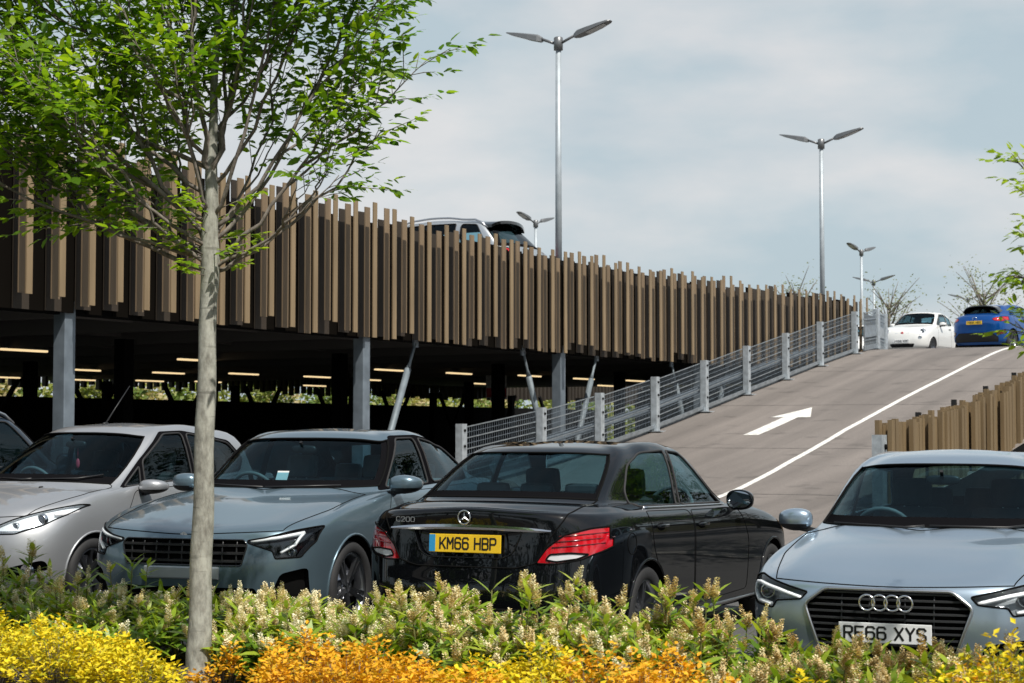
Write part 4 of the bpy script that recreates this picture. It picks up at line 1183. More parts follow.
# ------------------------------------------------------------------ guard rail up the left of the ramp
def i_thick(dz): return any(abs(dz - q) < .01 for q in (.32, .52, .72, .92, 1.12))
gr = empty('guard_rail', (-16.6, 27.6, rz(27.6))); tag(gr, 'galvanised steel guard rail with mesh panels climbing the left edge of the ramp', 'guard rail')
gr.location = (0, 0, 0)
PY = [27.6, 30.6, 33.1, 35.8, 38.5, 41.1, 43.75, 46.35, 49.2]
GX = -16.6
def gz(y): return rz(y) if y > 25 else .1
for y in PY:
    z = gz(y); p = MB(); h = 1.20
    p.box((GX, y, z + h / 2), (.012, .082, h / 2), M_galvp); p.box((GX - .07, y - .076, z + h / 2), (.058, .007, h / 2), M_galvp); p.box((GX - .07, y + .076, z + h / 2), (.058, .007, h / 2), M_galvp)
    p.box((GX - .02, y, z + .012), (.16, .17, .012), M_galvp)
    o = p.build('post', gr)
    b = MB()
    for dz in (1.08, .80, .34):
        b.lathe([(.0, .022), (.024, .022), (.026, .0)], M_gap, 10, Matrix.Translation((GX + .012, y, z + dz)) @ Matrix.Rotation(math.pi / 2, 4, 'Y'))
    b.build('bolt', o)
for ya, yb in zip(PY[:-1], PY[1:]):
    za, zb = gz(ya), gz(yb); p = MB()
    for dz in [.12 + .10 * i for i in range(11)]:
        r = .009 if i_thick(dz) else .004
        mt = M_galv if i_thick(dz) else M_galvd
        p.bar((GX - .14, ya + .10, za + dz), (GX - .14, yb - .10, zb + dz), r * 2, r * 2, mt)
    n = 34
    for i in range(n + 1):
        t = i / n; y = ya + .1 + (yb - ya - .2) * t; z = za + (zb - za) * t
        p.bar((GX - .145, y, z + .12), (GX - .145, y, z + 1.12), .006, .006, M_galvd)
    p.build('mesh_panel', gr)
b = MB()
for dz, hh in ((.50, .075),):
    prof = [(-hh, .0), (-hh * .75, .045), (-hh * .25, .045), (0, .0), (hh * .25, .045), (hh * .75, .045), (hh, .0)]
    vs = []; ys_ = np.linspace(PY[0], PY[-1], 60)
    for y in ys_:
        for (a, c) in prof: vs.append((GX - .24 + c, y, gz(y) + dz + a))
    n = len(prof); fs = [(i * n + k, i * n + k + 1, (i + 1) * n + k + 1, (i + 1) * n + k) for i in range(59) for k in range(n - 1)]
    b.add(vs, fs, M_galvd)
b.build('crash_beam', gr)
b = MB(); b.bar((GX - .06, PY[0], gz(PY[0]) + .10), (GX - .06, PY[1], gz(PY[1]) + .10), .04, .06, M_galv)
for ya, yb in zip(PY[1:-1], PY[2:]): b.bar((GX - .06, ya, gz(ya) + .12), (GX - .06, yb, gz(yb) + .12), .05, .07, M_galv)
b.build('base_rail', gr)
b = MB(); ys_ = np.linspace(PY[1], PY[-1], 60); vs = []
for y in ys_: vs += [(RX0 - .03, y, gz(y) + .07), (RX0 - .03, y, gz(y) - .22), (RX0 - .005, y, gz(y) - .22), (RX0 - .005, y, gz(y) + .07)]
b.add(vs, [(i * 4 + k, i * 4 + (k + 1) % 4, i * 4 + 4 + (k + 1) % 4, i * 4 + 4 + k) for i in range(59) for k in range(4)], M_galv)
b.build('edge_channel', gr)
# rail along the deck edge from the ramp head
dr = empty('deck_rail', (0, 0, 0)); tag(dr, 'short pale steel deck rail beyond the head of the ramp beside the white car', 'guard rail')
Q = [(-16.62, 49.9), (-17.0, 52.2), (-17.5, 54.5)]
for (x0, y0), (x1, y1) in zip(Q[:-1], Q[1:]):
    p = MB(); zz0, zz1 = max(rz(y0), 3.8), 4.0
    for dz in [.12 + .10 * i for i in range(11)]:
        r = .014 if i_thick(dz) else .005
        p.bar((x0, y0, zz0 + dz), (x1, y1, zz1 + dz), r * 2, r * 2, M_galv)
    for i in range(41):
        t = i / 40; p.bar((x0 + (x1 - x0) * t, y0 + (y1 - y0) * t, zz0 + .12), (x0 + (x1 - x0) * t, y0 + (y1 - y0) * t, zz0 + 1.12), .007, .007, M_galv)
    p.bar((x0, y0, zz0 + .55), (x1, y1, zz1 + .55), .05, .30, M_galv); p.bar((x0, y0, zz0 + .10), (x1, y1, zz1 + .10), .05, .14, M_galv)
    p.build('mesh_panel', dr)
    q = MB(); q.box((x1, y1, 4.6), (.09, .10, .6), M_galvp, bev=.01); q.build('post', dr)
# ------------------------------------------------------------------ bronze fence right of the ramp
fe = empty('board_fence', (0, 0, 0)); tag(fe, 'stepped bronze vertical board fence climbing the right edge of the ramp', 'fence')
rng = random.Random(5); fr = MB(); Y = 26.35
while Y < 44:
    base = rz(Y); t = max(1.70, base + 1.2)
    k = rng.choice([0, 0, 0, 1, 2])
    wdt = rng.choice([.065, .075, .085]); top = t + rng.choice([-.07, -.02, 0, .02]) ; xo = -8.5 + (0, .07, .11)[k % 3]
    fr.box((xo, Y + wdt, (-.1 + top) / 2), (.035, wdt, (top + .1) / 2), M_bronzef)
    b2 = top + rng.choice([-.09, .03, .0])
    fr.box((-8.62, Y + wdt * 2 + .02, (-.1 + b2) / 2), (.035, .07, (b2 + .1) / 2), M_bronzef)
    Y += wdt * 2 + rng.choice([.015, .03, .05])
fr.build('fence_boards', fe)
for y in (28.9, 31.0, 33.1, 35.2, 37.3):
    p = MB(); p.box((-8.72, y, rz(y) + .50), (.04, .04, .74), M_black); p.build('fence_post', fe)
bp = empty('bollard_post', (-8.42, 26.15, rz(26.0))); tag(bp, 'stubby white steel post at the near end of the bronze board fence', 'post')
p = MB(); p.box((0, 0, .58), (.012, .11, .58), M_galvp); p.box((-.08, -.10, .58), (.07, .008, .58), M_galvp); p.box((-.08, .10, .58), (.07, .008, .58), M_galvp); p.build('post_section', bp)
p = MB(); p.lathe([(0, .03), (.04, .03), (.042, 0)], M_gap, 12, Matrix.Translation((.012, .02, .98)) @ Matrix.Rotation(math.pi / 2, 4, 'Y')); p.build('bolt', bp)
# ------------------------------------------------------------------ lamp posts
M_pole = pmat('pole_zinc', (.36, .40, .43), .5, .25, noise=(5, .12))
M_lampbody = pmat('lamp_body', (.17, .175, .18), .4, .5)
M_lamplens = pmat('lamp_lens', (.45, .46, .46), .15)
def make_lamp(x, y, rzv, label, h=6.0, z=4.0):
    o = empty('lamp_post', (x, y, z), rzv); tag(o, label, 'lamp post', 'twin head lamp posts on the top deck')
    p = MB(); p.tube([(0, 0, 0), (0, 0, h)], [.078, .060], M_pole, 14); p.box((0, 0, .02), (.18, .18, .02), M_galv); p.build('pole', o)
    p = MB(); p.lathe([(.07, h - .16), (.10, h - .15), (.10, h + .12), (.07, h + .14), (0, h + .14)], M_lampbody, 14); p.build('bracket', o)
    for sg in (1, -1):
        a = MB(); a.tube([(sg * .07, 0, h + .0), (sg * .42, 0, h + .14)], .032, M_lampbody, 8); ar = a.build('arm', o)
        b = MB(); t = math.tan(R(15)); 
        def P(u, v, wz): return (sg * (.40 + u * .88), v, h + .13 + u * .88 * t + wz)
        prof = [(0, .05, .05, -.05), (.10, .115, .085, -.065), (.35, .15, .07, -.062), (.7, .145, .045, -.045), (.95, .11, .018, -.022), (1.0, .07, .0, -.012)]
        vs = []
        for u, hw, zt, zb in prof: vs += [P(u, -hw, zb), P(u, -hw * .92, zt * .55), P(u, -hw * .4, zt), P(u, hw * .4, zt), P(u, hw * .92, zt * .55), P(u, hw, zb)]
        n = 6; fs = [(i * n + k, i * n + (k + 1) % n, (i + 1) * n + (k + 1) % n, (i + 1) * n + k) for i in range(len(prof) - 1) for k in range(n)] + [tuple(range(n)), tuple((len(prof) - 1) * n + k for k in range(n))]
        b.add(vs, fs, M_lampbody); hd = b.build('lamp_head', o)
        l = MB(); l.add([P(.36, -.11, -.068), P(.36, .11, -.068), P(.85, .095, -.041), P(.85, -.095, -.041)], [(0, 1, 2, 3)], M_lamplens); l.build('lamp_lens', hd)
    return o
make_lamp(-18.3, 34.4, 0, 'tallest nearest twin headed lamp post rising behind the middle of the cladding')
make_lamp(-18.0, 50.3, 0, 'second tall twin headed lamp post near the right end of the cladding')
make_lamp(-27.4, 82.0, R(80), 'far lamp post with foreshortened heads at the corner of the cladding')
make_lamp(-32.3, 98.8, R(-6), 'smallest distant twin headed lamp post left of the white hatchback')
make_lamp(-35.1, 64.0, R(85), 'short looking lamp post just right of the silver car on the deck')
make_lamp(-31.2, 114.5, R(10), 'faint distant lamp post among branches above the blue car')
# far parapet of the deck with a pale rail
pr = empty('far_parapet', (0, 0, 0)); tag(pr, 'pale far deck parapet with short bronze fins between white and blue cars', 'parapet')
p = MB(); p.box((-24, 72.0, 4.75), (16, .05, .75), M_galv); p.build('parapet_panel', pr)
f = MB(); x = -39.0; rng = random.Random(9)
while x < -9:
    t = 5.72 + rng.uniform(-.12, .18); f.box((x, 72.2, t / 2 + 2.3), (.09, .05, t / 2 - 2.3), rng.choice([M_bronze, M_bronze2, M_galvp])); x += .3 + rng.uniform(-.03, .25)
f.build('parapet_fins', pr)
# red and white sign inside, beyond the third column
sg_ = empty('road_sign', (-26.5, 45.9, 0)); tag(sg_, 'small red and white road sign on a post beneath the deck', 'sign')
M_signred = pmat('sign_red', (.55, .02, .03), .4)
p = MB(); p.tube([(0, 0, 0), (0, 0, 2.9)], .04, M_galv, 8); p.build('sign_post', sg_)
n_ = Vector((.4924, -.8704, 0)); x_ = Vector((.8704, .4924, 0)); zc_ = Vector((0, 0, 2.85))
def sgn_rect(mb, a, b, c, d, off, mat): mb.add([zc_ + x_ * a + Vector((0, 0, c)) + n_ * off, zc_ + x_ * b + Vector((0, 0, c)) + n_ * off, zc_ + x_ * b + Vector((0, 0, d)) + n_ * off, zc_ + x_ * a + Vector((0, 0, d)) + n_ * off], [(0, 1, 2, 3)], mat)
p = MB(); p.box(zc_, (.31, .012, .34), M_line, Matrix.Rotation(TH, 3, 'Z')); pl_ = p.build('sign_board', sg_)
p = MB(); sgn_rect(p, -.29, .29, -.31, -.04, .016, M_signred); p.build('sign_face', pl_)
# ------------------------------------------------------------------ vegetation
def leafmat(name, cols, trans=.4, tcol=1.25, rough=.45):
    """leaf colours chosen by a per-leaf tone (age of the leaf), light shining through"""
    m, nt, b = newmat(name); N = nt.nodes; L = nt.links
    a = N.new('ShaderNodeAttribute'); a.attribute_name = 'tone'
    r = N.new('ShaderNodeValToRGB'); e = r.color_ramp.elements
    while len(e) < len(cols): e.new(.5)
    for i, c in enumerate(cols): e[i].position = i / (len(cols) - 1); e[i].color = (*c, 1)
    L.new(a.outputs['Fac'], r.inputs[0]); L.new(r.outputs[0], b.inputs['Base Color']); b.inputs['Roughness'].default_value = rough
    b.inputs['Specular IOR Level'].default_value = .35
    t = N.new('ShaderNodeBsdfTranslucent'); x = N.new('ShaderNodeVectorMath'); x.operation = 'MULTIPLY'; x.inputs[1].default_value = (tcol, tcol * .98, tcol * .5)
    L.new(r.outputs[0], x.inputs[0]); L.new(x.outputs[0], t.inputs['Color'])
    mx = N.new('ShaderNodeMixShader'); mx.inputs[0].default_value = trans
    L.new(b.outputs[0], mx.inputs[1]); L.new(t.outputs[0], mx.inputs[2]); L.new(mx.outputs[0], N['Material Output'].inputs['Surface'])
    return m
OVATE = [(0, 0, 0), (.30, .42, .02), (.30, -.42, .02), (.68, .36, -.02), (.68, -.36, -.02), (1, 0, -.10)]
OVATE_F = [(0, 2, 1), (1, 2, 4, 3), (3, 4, 5)]
DIAM = [(0, 0, 0), (.45, .5, .06), (.45, -.5, .06), (1, 0, -.02)]
DIAM_F = [(0, 2, 3), (0, 3, 1)]
class Leaves:
    def __init__(s, shape=0):
        s.P = []; s.T = []; s.shape = shape
    def add(s, p, d, n, l, w, tone): s.P.append((p, d, n, l, w)); s.T.append(tone)
    def build(s, name, mat, parent=None):
        V, F = (OVATE, OVATE_F) if s.shape == 0 else (DIAM, DIAM_F)
        k = len(s.P)
        if not k: return None
        p = np.array([q[0] for q in s.P]); d = np.array([q[1] for q in s.P]); n = np.array([q[2] for q in s.P]); l = np.array([q[3] for q in s.P])[:, None]; w = np.array([q[4] for q in s.P])[:, None]
        d /= np.linalg.norm(d, axis=1)[:, None] + 1e-9
        sd = np.cross(d, n); sd /= np.linalg.norm(sd, axis=1)[:, None] + 1e-9
        n = np.cross(sd, d)
        co = np.zeros((k, len(V), 3))
        for i, (a, b, c) in enumerate(V): co[:, i] = p + d * l * a + sd * w * b + n * l * c
        co = co.reshape(-1, 3)
        loops = []; starts = []; tot = []; nv = len(V); off = 0
        base = (np.arange(k) * nv)
        fl = []
        per = [i for f in F for i in f]; sizes = [len(f) for f in F]
        loops = (base[:, None] + np.array(per)[None]).reshape(-1)
        tot = np.tile(np.array(sizes), k); starts = np.concatenate([[0], np.cumsum(tot)[:-1]])
        me = bpy.data.meshes.new(name); me.vertices.add(len(co)); me.vertices.foreach_set('co', co.astype(np.float32).reshape(-1))
        me.loops.add(len(loops)); me.loops.foreach_set('vertex_index', loops.astype(np.int32))
        me.polygons.add(len(tot)); me.polygons.foreach_set('loop_start', starts.astype(np.int32))
        me.polygons.foreach_set('use_smooth', np.zeros(len(tot), bool))
        at = me.attributes.new('tone', 'FLOAT', 'FACE'); at.data.foreach_set('value', np.repeat(np.array(s.T, np.float32), len(F)))
        me.materials.append(mat); me.update(calc_edges=True); me.validate()
        return link(bpy.data.objects.new(name, me), parent)
def barkmat(name, c0, c1, scale=18, spot=None):
    m, nt, b = newmat(name); N = nt.nodes; L = nt.links
    tc = N.new('ShaderNodeTexCoord'); mp = N.new('ShaderNodeMapping'); mp.inputs['Scale'].default_value = (1, 1, .45)
    L.new(tc.outputs['Object'], mp.inputs[0])
    n = N.new('ShaderNodeTexNoise'); n.inputs['Scale'].default_value = scale; n.inputs['Detail'].default_value = 9; n.inputs['Roughness'].default_value = .7
    L.new(mp.outputs[0], n.inputs['Vector'])
    r = N.new('ShaderNodeValToRGB'); r.color_ramp.elements[0].position = .36; r.color_ramp.elements[0].color = (*c0, 1); r.color_ramp.elements[1].position = .62; r.color_ramp.elements[1].color = (*c1, 1)
    L.new(n.outputs['Fac'], r.inputs[0])
    n2 = N.new('ShaderNodeTexNoise'); n2.inputs['Scale'].default_value = 9; n2.inputs['Detail'].default_value = 5
    mp2 = N.new('ShaderNodeMapping'); mp2.inputs['Scale'].default_value = (.35, .35, 4.0); L.new(tc.outputs['Object'], mp2.inputs[0]); L.new(mp2.outputs[0], n2.inputs['Vector'])
    r2 = N.new('ShaderNodeMapRange'); r2.inputs[1].default_value = .60; r2.inputs[2].default_value = .68; r2.inputs[3].default_value = 0; r2.inputs[4].default_value = .55
    L.new(n2.outputs['Fac'], r2.inputs[0])
    mx = N.new('ShaderNodeMix'); mx.data_type = 'RGBA'; L.new(r2.outputs[0], mx.inputs['Factor']); L.new(r.outputs[0], mx.inputs['A']); mx.inputs['B'].default_value = (c0[0] * .5, c0[1] * .5, c0[2] * .48, 1)
    L.new(mx.outputs['Result'], b.inputs['Base Color']); b.inputs['Roughness'].default_value = .9
    k = N.new('ShaderNodeBump'); k.inputs['Strength'].default_value = .8; k.inputs['Distance'].default_value = .008; L.new(n.outputs['Fac'], k.inputs['Height']); L.new(k.outputs[0], b.inputs['Normal'])
    return m
M_bark = barkmat('pale_bark', (.16, .155, .13), (.40, .40, .345))
M_twig = barkmat('twig_bark', (.10, .085, .07), (.23, .20, .17), 30)
M_leaf = leafmat('spring_leaf', [(.045, .12, .010), (.10, .215, .013), (.19, .325, .016), (.30, .42, .022)], .60, 1.4)
M_belt = leafmat('belt_leaf', [(.02, .045, .01), (.04, .075, .012), (.07, .11, .018)], .25)
M_leaf2 = leafmat('lime_leaf', [(.12, .24, .012), (.23, .36, .016), (.34, .46, .03)], .5, 1.35)
RT = Vector((math.cos(TH), math.sin(TH), 0)); FW = Vector((-math.sin(TH), math.cos(TH), 0)); UP = Vector((0, 0, 1))
def bez(p0, p1, p2, p3, n):
    return [p0 * (1 - t) ** 3 + p1 * 3 * t * (1 - t) ** 2 + p2 * 3 * t * t * (1 - t) + p3 * t ** 3 for t in [i / n for i in range(n + 1)]]
def spray(lv, p, d, rng, n, llen, tone0, droop=.25):
    """a leafy shoot: leaves alternate either side in a loose plane"""
    d = d.normalized(); s = d.cross(UP)
    if s.length < .1: s = Vector((1, 0, 0))
    s.normalize(); u = s.cross(d)
    for i in range(n):
        t = i / max(1, n - 1); sg = 1 if i % 2 else -1
        q = p + d * (t * llen * n * .30)
        ld = (d * rng.uniform(.2, .75) + s * sg * rng.uniform(.5, 1.0)); ld.z = ld.z * .4 + rng.uniform(-droop - .25, .15)
        nn = (UP * rng.uniform(.3, 1.1) + u * .3 + s * rng.uniform(-.7, .7) + FW * rng.uniform(-.9, .3))
        l = llen * rng.uniform(.65, 1.15) * (.75 + .5 * t * (1 - t) * 2)
        lv.add(q, ld, nn, l, l * rng.uniform(.46, .62), min(1, max(0, tone0 + rng.uniform(-.28, .28))))
    lv.add(p + d * (llen * n * .30), d + UP * rng.uniform(-.4, .3), u + s * rng.uniform(-.4, .4), llen * .9, llen * .42, min(1, max(0, tone0 + rng.uniform(-.1, .4))))
def grow(tb, lv, path, r0, rng, leafy0, density, llen, sub=True, tone=.5, twmat=None, len_scale=1.0):
    """a limb with side shoots carrying leaves; r0 base radius"""
    n = len(path); twmat = twmat or M_twig
    tb.tube(path, [r0 * (1 - .78 * i / (n - 1)) for i in range(n)], twmat, 7)
    L = sum((path[i + 1] - path[i]).length for i in range(n - 1))
    m = max(2, int(L * density))
    for j in range(m):
        t = leafy0 + (1 - leafy0) * (j + rng.random()) / m
        k = min(n - 2, int(t * (n - 1))); f = t * (n - 1) - k
        p = path[k] * (1 - f) + path[k + 1] * f
        d0 = (path[k + 1] - path[k]).normalized()
        a = rng.uniform(0, 2 * math.pi); x = d0.cross(UP); x = x.normalized() if x.length > .05 else Vector((1, 0, 0)); y = x.cross(d0)
        sd = (x * math.cos(a) + y * math.sin(a))
        d = (d0 * rng.uniform(.6, 1.1) + sd * rng.uniform(.5, 1.0) + UP * .12).normalized()
        l = rng.uniform(.14, .42) * (1.15 - .5 * t) * len_scale
        q = [p, p + d * l * .5 + UP * l * .02, p + d * l + UP * l * rng.uniform(-.05, .12)]
        tb.tube(q, [max(.0022, r0 * .16 * (1 - .4 * t)), .0028, .0014], twmat, 4)
        ns = max(1, int(l / .085))
        tn = tone + rng.uniform(-.2, .22)
        for i in range(ns):
            tt = (i + .6) / ns
            pp = q[0] * (1 - tt) ** 2 + q[1] * 2 * tt * (1 - tt) + q[2] * tt * tt
            dd = (d + sd.cross(d) * rng.uniform(-.8, .8) + UP * rng.uniform(-.15, .25)).normalized()
            spray(lv, pp, dd, rng, rng.randint(4, 7), llen * rng.uniform(.7, 1.1), tn)
def limb(base, right, up, depth, rng, bow=.22, n=12):
    e = base + RT * right + UP * up + FW * depth
    v = e - base
    c1 = base + Vector((v.x * .38, v.y * .38, v.z * (.38 - bow))) ; c2 = base + Vector((v.x * .72, v.y * .72, v.z * (.72 - bow * .5)))
    P = bez(base, c1, c2, e, n)
    return [P[0]] + [p + Vector((rng.uniform(-1, 1), rng.uniform(-1, 1), rng.uniform(-.6, .6))) * .022 for p in P[1:]]
# --- the young street tree in front
tr = empty('street_tree', (-6.47, 7.9, .09)); tag(tr, 'young street tree with pale bark in front of the silver and grey cars', 'tree')
rng = random.Random(21); B0 = Vector((0, 0, 0))
tpts = [Vector((0, 0, -.03)) , B0 + RT * .004 + UP * .25, B0 + RT * .018 + UP * .9, B0 + RT * .03 + UP * 1.6, B0 + RT * .045 + UP * 2.3, B0 + RT * .05 + UP * 2.7, B0 + RT * .055 + UP * 3.1, B0 + RT * .075 + UP * 3.7, B0 + RT * .10 + UP * 4.4, B0 + RT * .10 + UP * 5.2]
tb = MB(); P_ = []
for i in range(len(tpts) - 1):
    for k in range(5): P_.append(tpts[i] * (1 - k / 5) + tpts[i + 1] * (k / 5))
P_.append(tpts[-1])
P_ = [p + RT * (.004 * math.sin(i * 1.3)) for i, p in enumerate(P_)]
def trad(z): return float(np.interp(z, [0, .12, .8, 2.25, 2.4, 2.7, 3.2, 4.4, 5.2], [.084, .068, .060, .047, .056, .040, .024, .013, .006]))
tb.tube(P_, [trad(p.z) * (1 + .025 * math.sin(p.z * 9)) for p in P_], M_bark, 14)
tb.build('trunk', tr)
tb = MB(); lv = Leaves(0)
def tp(z):
    i = max(0, min(len(tpts) - 2, next((k for k in range(len(tpts) - 1) if tpts[k + 1].z >= z), len(tpts) - 2)))
    a, b = tpts[i], tpts[i + 1]; t = (z - a.z) / (b.z - a.z); return a * (1 - t) + b * t
LIMBS = [  # start height, right, up, depth, leafy from, density, radius
    (2.33, -1.25, .82, .1, .30, 13, .020), (2.36, -.72, .95, -.35, .25, 12, .018), (2.42, -1.5, 1.35, .35, .25, 15, .020), (2.52, -.95, 1.75, -.1, .3, 14, .020),
    (2.60, -1.7, 1.9, -.2, .25, 15, .020), (2.70, -.45, 1.9, .5, .3, 13, .018), (2.75, -1.35, 1.75, .45, .25, 14, .018), (2.9, -1.9, 1.65, .5, .25, 14, .017), (2.95, -.8, 1.7, -.45, .25, 12, .016), (3.2, -1.6, 1.5, .1, .2, 14, .015),
    (2.34, .72, .50, -.15, .78, 5, .015), (2.32, .95, .85, .2, .66, 8, .017), (2.40, .95, 1.22, -.1, .55, 12, .018), (2.48, .85, 1.65, .3, .45, 11, .017), (2.56, .92, 1.58, .15, .5, 13, .018), (2.62, .55, 1.9, -.4, .35, 12, .017),
    (2.8, .82, 1.9, -.25, .42, 13, .016), (2.9, .30, 1.9, .1, .3, 12, .015), (2.65, -.25, 1.6, -.5, .3, 11, .015), (2.5, .40, 1.25, .55, .4, 9, .014), (2.45, -.45, 1.2, .55, .3, 11, .015), (2.38, -.55, .62, .6, .45, 9, .014), (3.1, .8, 2.0, .5, .4, 12, .014), (3.3, -.5, 1.7, .6, .2, 13, .013), (2.72, .12, 1.7, .12, .3, 9, .022), (2.78, -.16, 1.75, -.1, .3, 9, .024), (2.85, .30, 1.6, -.15, .3, 9, .020), (2.4, -1.75, .75, -.2, .3, 14, .015), (2.45, -1.35, .95, .5, .25, 14, .015), (2.46, -1.05, 1.05, -.55, .3, 13, .015), (2.68, -2.0, 1.45, .0, .25, 14, .017)]
for (z, r_, u_, d_, l0, den, rad) in LIMBS:
    b = tp(z); path = limb(b, r_, u_, d_, rng)
    grow(tb, lv, path, rad * .8, rng, l0, den, .096, tone=.50 + (.06 if r_ < 0 else -.06))
    for q in range(2):   # forks
        k = rng.randint(4, 8); f = limb(path[k], r_ * rng.uniform(.25, .5) + rng.uniform(-.25, .25), u_ * rng.uniform(.35, .6), d_ * .3 + rng.uniform(-.35, .35), rng, .12, 8)
        grow(tb, lv, f, rad * .52, rng, max(.15, l0 - .1), den, .096, tone=.50 + (.06 if r_ < 0 else -.06))
for k in range(26):       # shoots low round the fork
    z = rng.uniform(2.28, 2.75); a = rng.uniform(0, 6.28); p = tp(z)
    d = Vector((math.cos(a), math.sin(a), rng.uniform(.1, .5)))
    tb.tube([p, p + d * .12, p + d * .2], [.004, .003, .002], M_twig, 4)
    for q in (.1, .15, .2): spray(lv, p + d * q, d, rng, 5, .065, .8)
tb.build('branches', tr); lv.build('crown', M_leaf, tr)
# --- second street tree just outside the frame, its low shoots reach in at the right
t2 = empty('street_tree', (-1.02, 8.0, .09)); tag(t2, 'lime leaved street tree reaching in at the right edge of the picture', 'tree')
rng = random.Random(8); tb = MB(); tb.tube([(0, 0, 0), (.01, 0, 1.2), (0, .01, 2.2), (.02, 0, 3.2), (0, 0, 4.4)], [.075, .068, .055, .035, .012], M_bark, 12); tb.build('trunk', t2)
tb = MB(); lv = Leaves(0)
for (z, r_, u_, d_, l0, den) in [(1.55, -.93, .55, .1, .66, 22), (1.6, -.95, .80, -.15, .62, 22), (1.72, -.92, .86, .15, .66, 20), (1.45, -.93, .40, 0, .7, 20), (1.62, -.90, .62, -.05, .6, 18), (2.0, .8, .9, .2, .4, 10), (2.1, .6, 1.3, -.4, .4, 10), (2.2, .1, 1.5, .6, .3, 10), (2.3, .9, 1.6, .2, .3, 10), (2.5, -.1, 1.8, -.2, .3, 10), (2.6, .3, 1.6, .5, .3, 10), (2.2, -.1, 1.3, .9, .3, 10), (2.0, .2, 1.0, -.8, .3, 10)]:
    grow(tb, lv, limb(Vector((0, 0, z)), r_, u_, d_, rng, .05), .013, rng, l0, den, .058, tone=.65, len_scale=.42 if r_ < -.5 else 1)
tb.build('branches', t2); lv.build('crown', M_leaf2, t2)
# --- broad trees off to the right whose crowns show in the black car's flank and windows
def big_tree(name, x, y, h, r, label, seed, mat, n=5200, ll=.13, z0=2.2, group=None, trunk=.16, sparse=1.0, zb0=0.0, tt=.92):
    o = empty(name, (x, y, zb0)); tag(o, label, 'tree', group); rng = random.Random(seed)
    tb = MB(); lv = Leaves(1)
    tb.tube([(0, 0, 0), (rng.uniform(-.1, .1), 0, h * .3), (0, rng.uniform(-.1, .1), h * .6), (0, 0, h * tt)], [trunk, trunk * .8, trunk * .5, .02], M_twig, 9); tb.build('trunk', o)
    tb = MB(); tips = []
    for k in range(int(20 * sparse) + 8):
        a = rng.uniform(0, 6.283); zb = h * rng.uniform(.2, .72); el = rng.uniform(.35, 1.1)
        L = r * rng.uniform(.65, 1.1) * (1.1 - .45 * (zb / h))
        b = Vector((0, 0, zb)); v = Vector((math.cos(a) * math.cos(el), math.sin(a) * math.cos(el), math.sin(el)))
        e = b + v * L * 1.2; P = bez(b, b + v * L * .4 - UP * .1 * L, b + v * L * .8, e, 7)
        tb.tube(P, [.045 * trunk / .16 * (1 - .8 * i / 7) + .004 for i in range(8)], M_twig, 5)
        for i in range(2, 8): tips.append((P[i], v))
    per = int(n / len(tips))
    for p, v in tips:
        c = .34 * r * .55
        tone = rng.uniform(.1, .8)
        for i in range(per):
            q = p + Vector((rng.gauss(0, c), rng.gauss(0, c), rng.gauss(0, c * .7)))
            if q.z < z0: q.z = z0 + rng.random() * .4
            lv.add(q, Vector((rng.uniform(-1, 1), rng.uniform(-1, 1), rng.uniform(-.7, .3))), Vector((rng.uniform(-1, 1), rng.uniform(-1, 1), 1.0)), ll * rng.uniform(.6, 1.2), ll * .55, min(1, max(0, tone + rng.uniform(-.3, .3))))
    tb.build('branches', o); lv.build('crown', mat, o); return o
big_tree('broad_tree', 1.4, 21.5, 7.5, 2.9, 'leafy green tree beyond the fence mirrored in the windows of the black saloon', 4, M_leaf)
for k, (x, y, h, r) in enumerate([(2.0, 30.0, 11, 4.0), (7.5, 36.0, 12, 4.6), (1.0, 41.0, 11, 4.2), (10.0, 26.0, 11, 4.4)]):
    big_tree('broad_tree', x, y, h, r, 'tall leafy tree right of the picture mirrored in the black saloon, %s from the ramp' % ['first', 'second', 'third', 'fourth'][k], 90 + k, M_belt, n=3600, ll=.42, z0=.9, group='tall trees right of the picture')
big_tree('broad_tree', -2.1, 20.2, 6.8, 2.0, 'nearest leafy tree mirrored in the windows of the black saloon', 6, M_leaf, n=4200)
big_tree('broad_tree', 5.2, 27.0, 8.5, 3.2, 'second leafy tree mirrored in the flank of the black saloon', 5, M_leaf)
# --- unseen tree belt, added to darken skylight and reflections in glass and paint
for k, (x, y, h, r) in enumerate([(-34, -12, 9, 4.2), (-26, -15, 11, 4.8), (-18, -13, 10, 4.5), (-10.5, -15, 11, 4.6), (-3, -13, 10, 4.4), (5, -14, 11, 4.8), (13, -11, 10, 4.6), (19, -3, 10, 4.6), (24, 6, 10, 4.6), (27, 15, 11, 4.8), (29, 25, 10, 4.6), (31, 35, 11, 4.8), (30, 46, 10, 4.6)]):
    big_tree('unseen_belt_tree', x, y, h, r, 'tall dark tree of an unseen belt added outside the picture to darken reflections, number %s' % ['one', 'two', 'three', 'four', 'five', 'six', 'seven', 'eight', 'nine', 'ten', 'eleven', 'twelve', 'thirteen'][k], 60 + k, M_belt, n=2600, ll=.62, z0=.9, group='tree belt outside the picture', trunk=.2)
# --- thin spring trees beyond the deck
M_pale = leafmat('pale_bud_leaf', [(.17, .20, .12), (.23, .26, .16), (.30, .33, .21)], .4)
for (x, y, h, r, lab, sd, n) in [(-33.7, 90.1, 6.6, 1.9, 'thin budding tree above the cladding beside the second tall lamp post', 31, 900), (-29.4, 92.5, 5.8, 2.2, 'thin budding tree above the white hatchback', 32, 900), (-25.0, 95.0, 6.6, 2.6, 'thin budding tree above the roof of the blue car', 33, 1300)]:
    big_tree('birch_tree', x, y, h, r, lab, sd, M_pale, n=n, ll=.17, z0=.6, group='budding trees beyond the deck', trunk=.13, sparse=1.6, zb0=4.0, tt=.75)
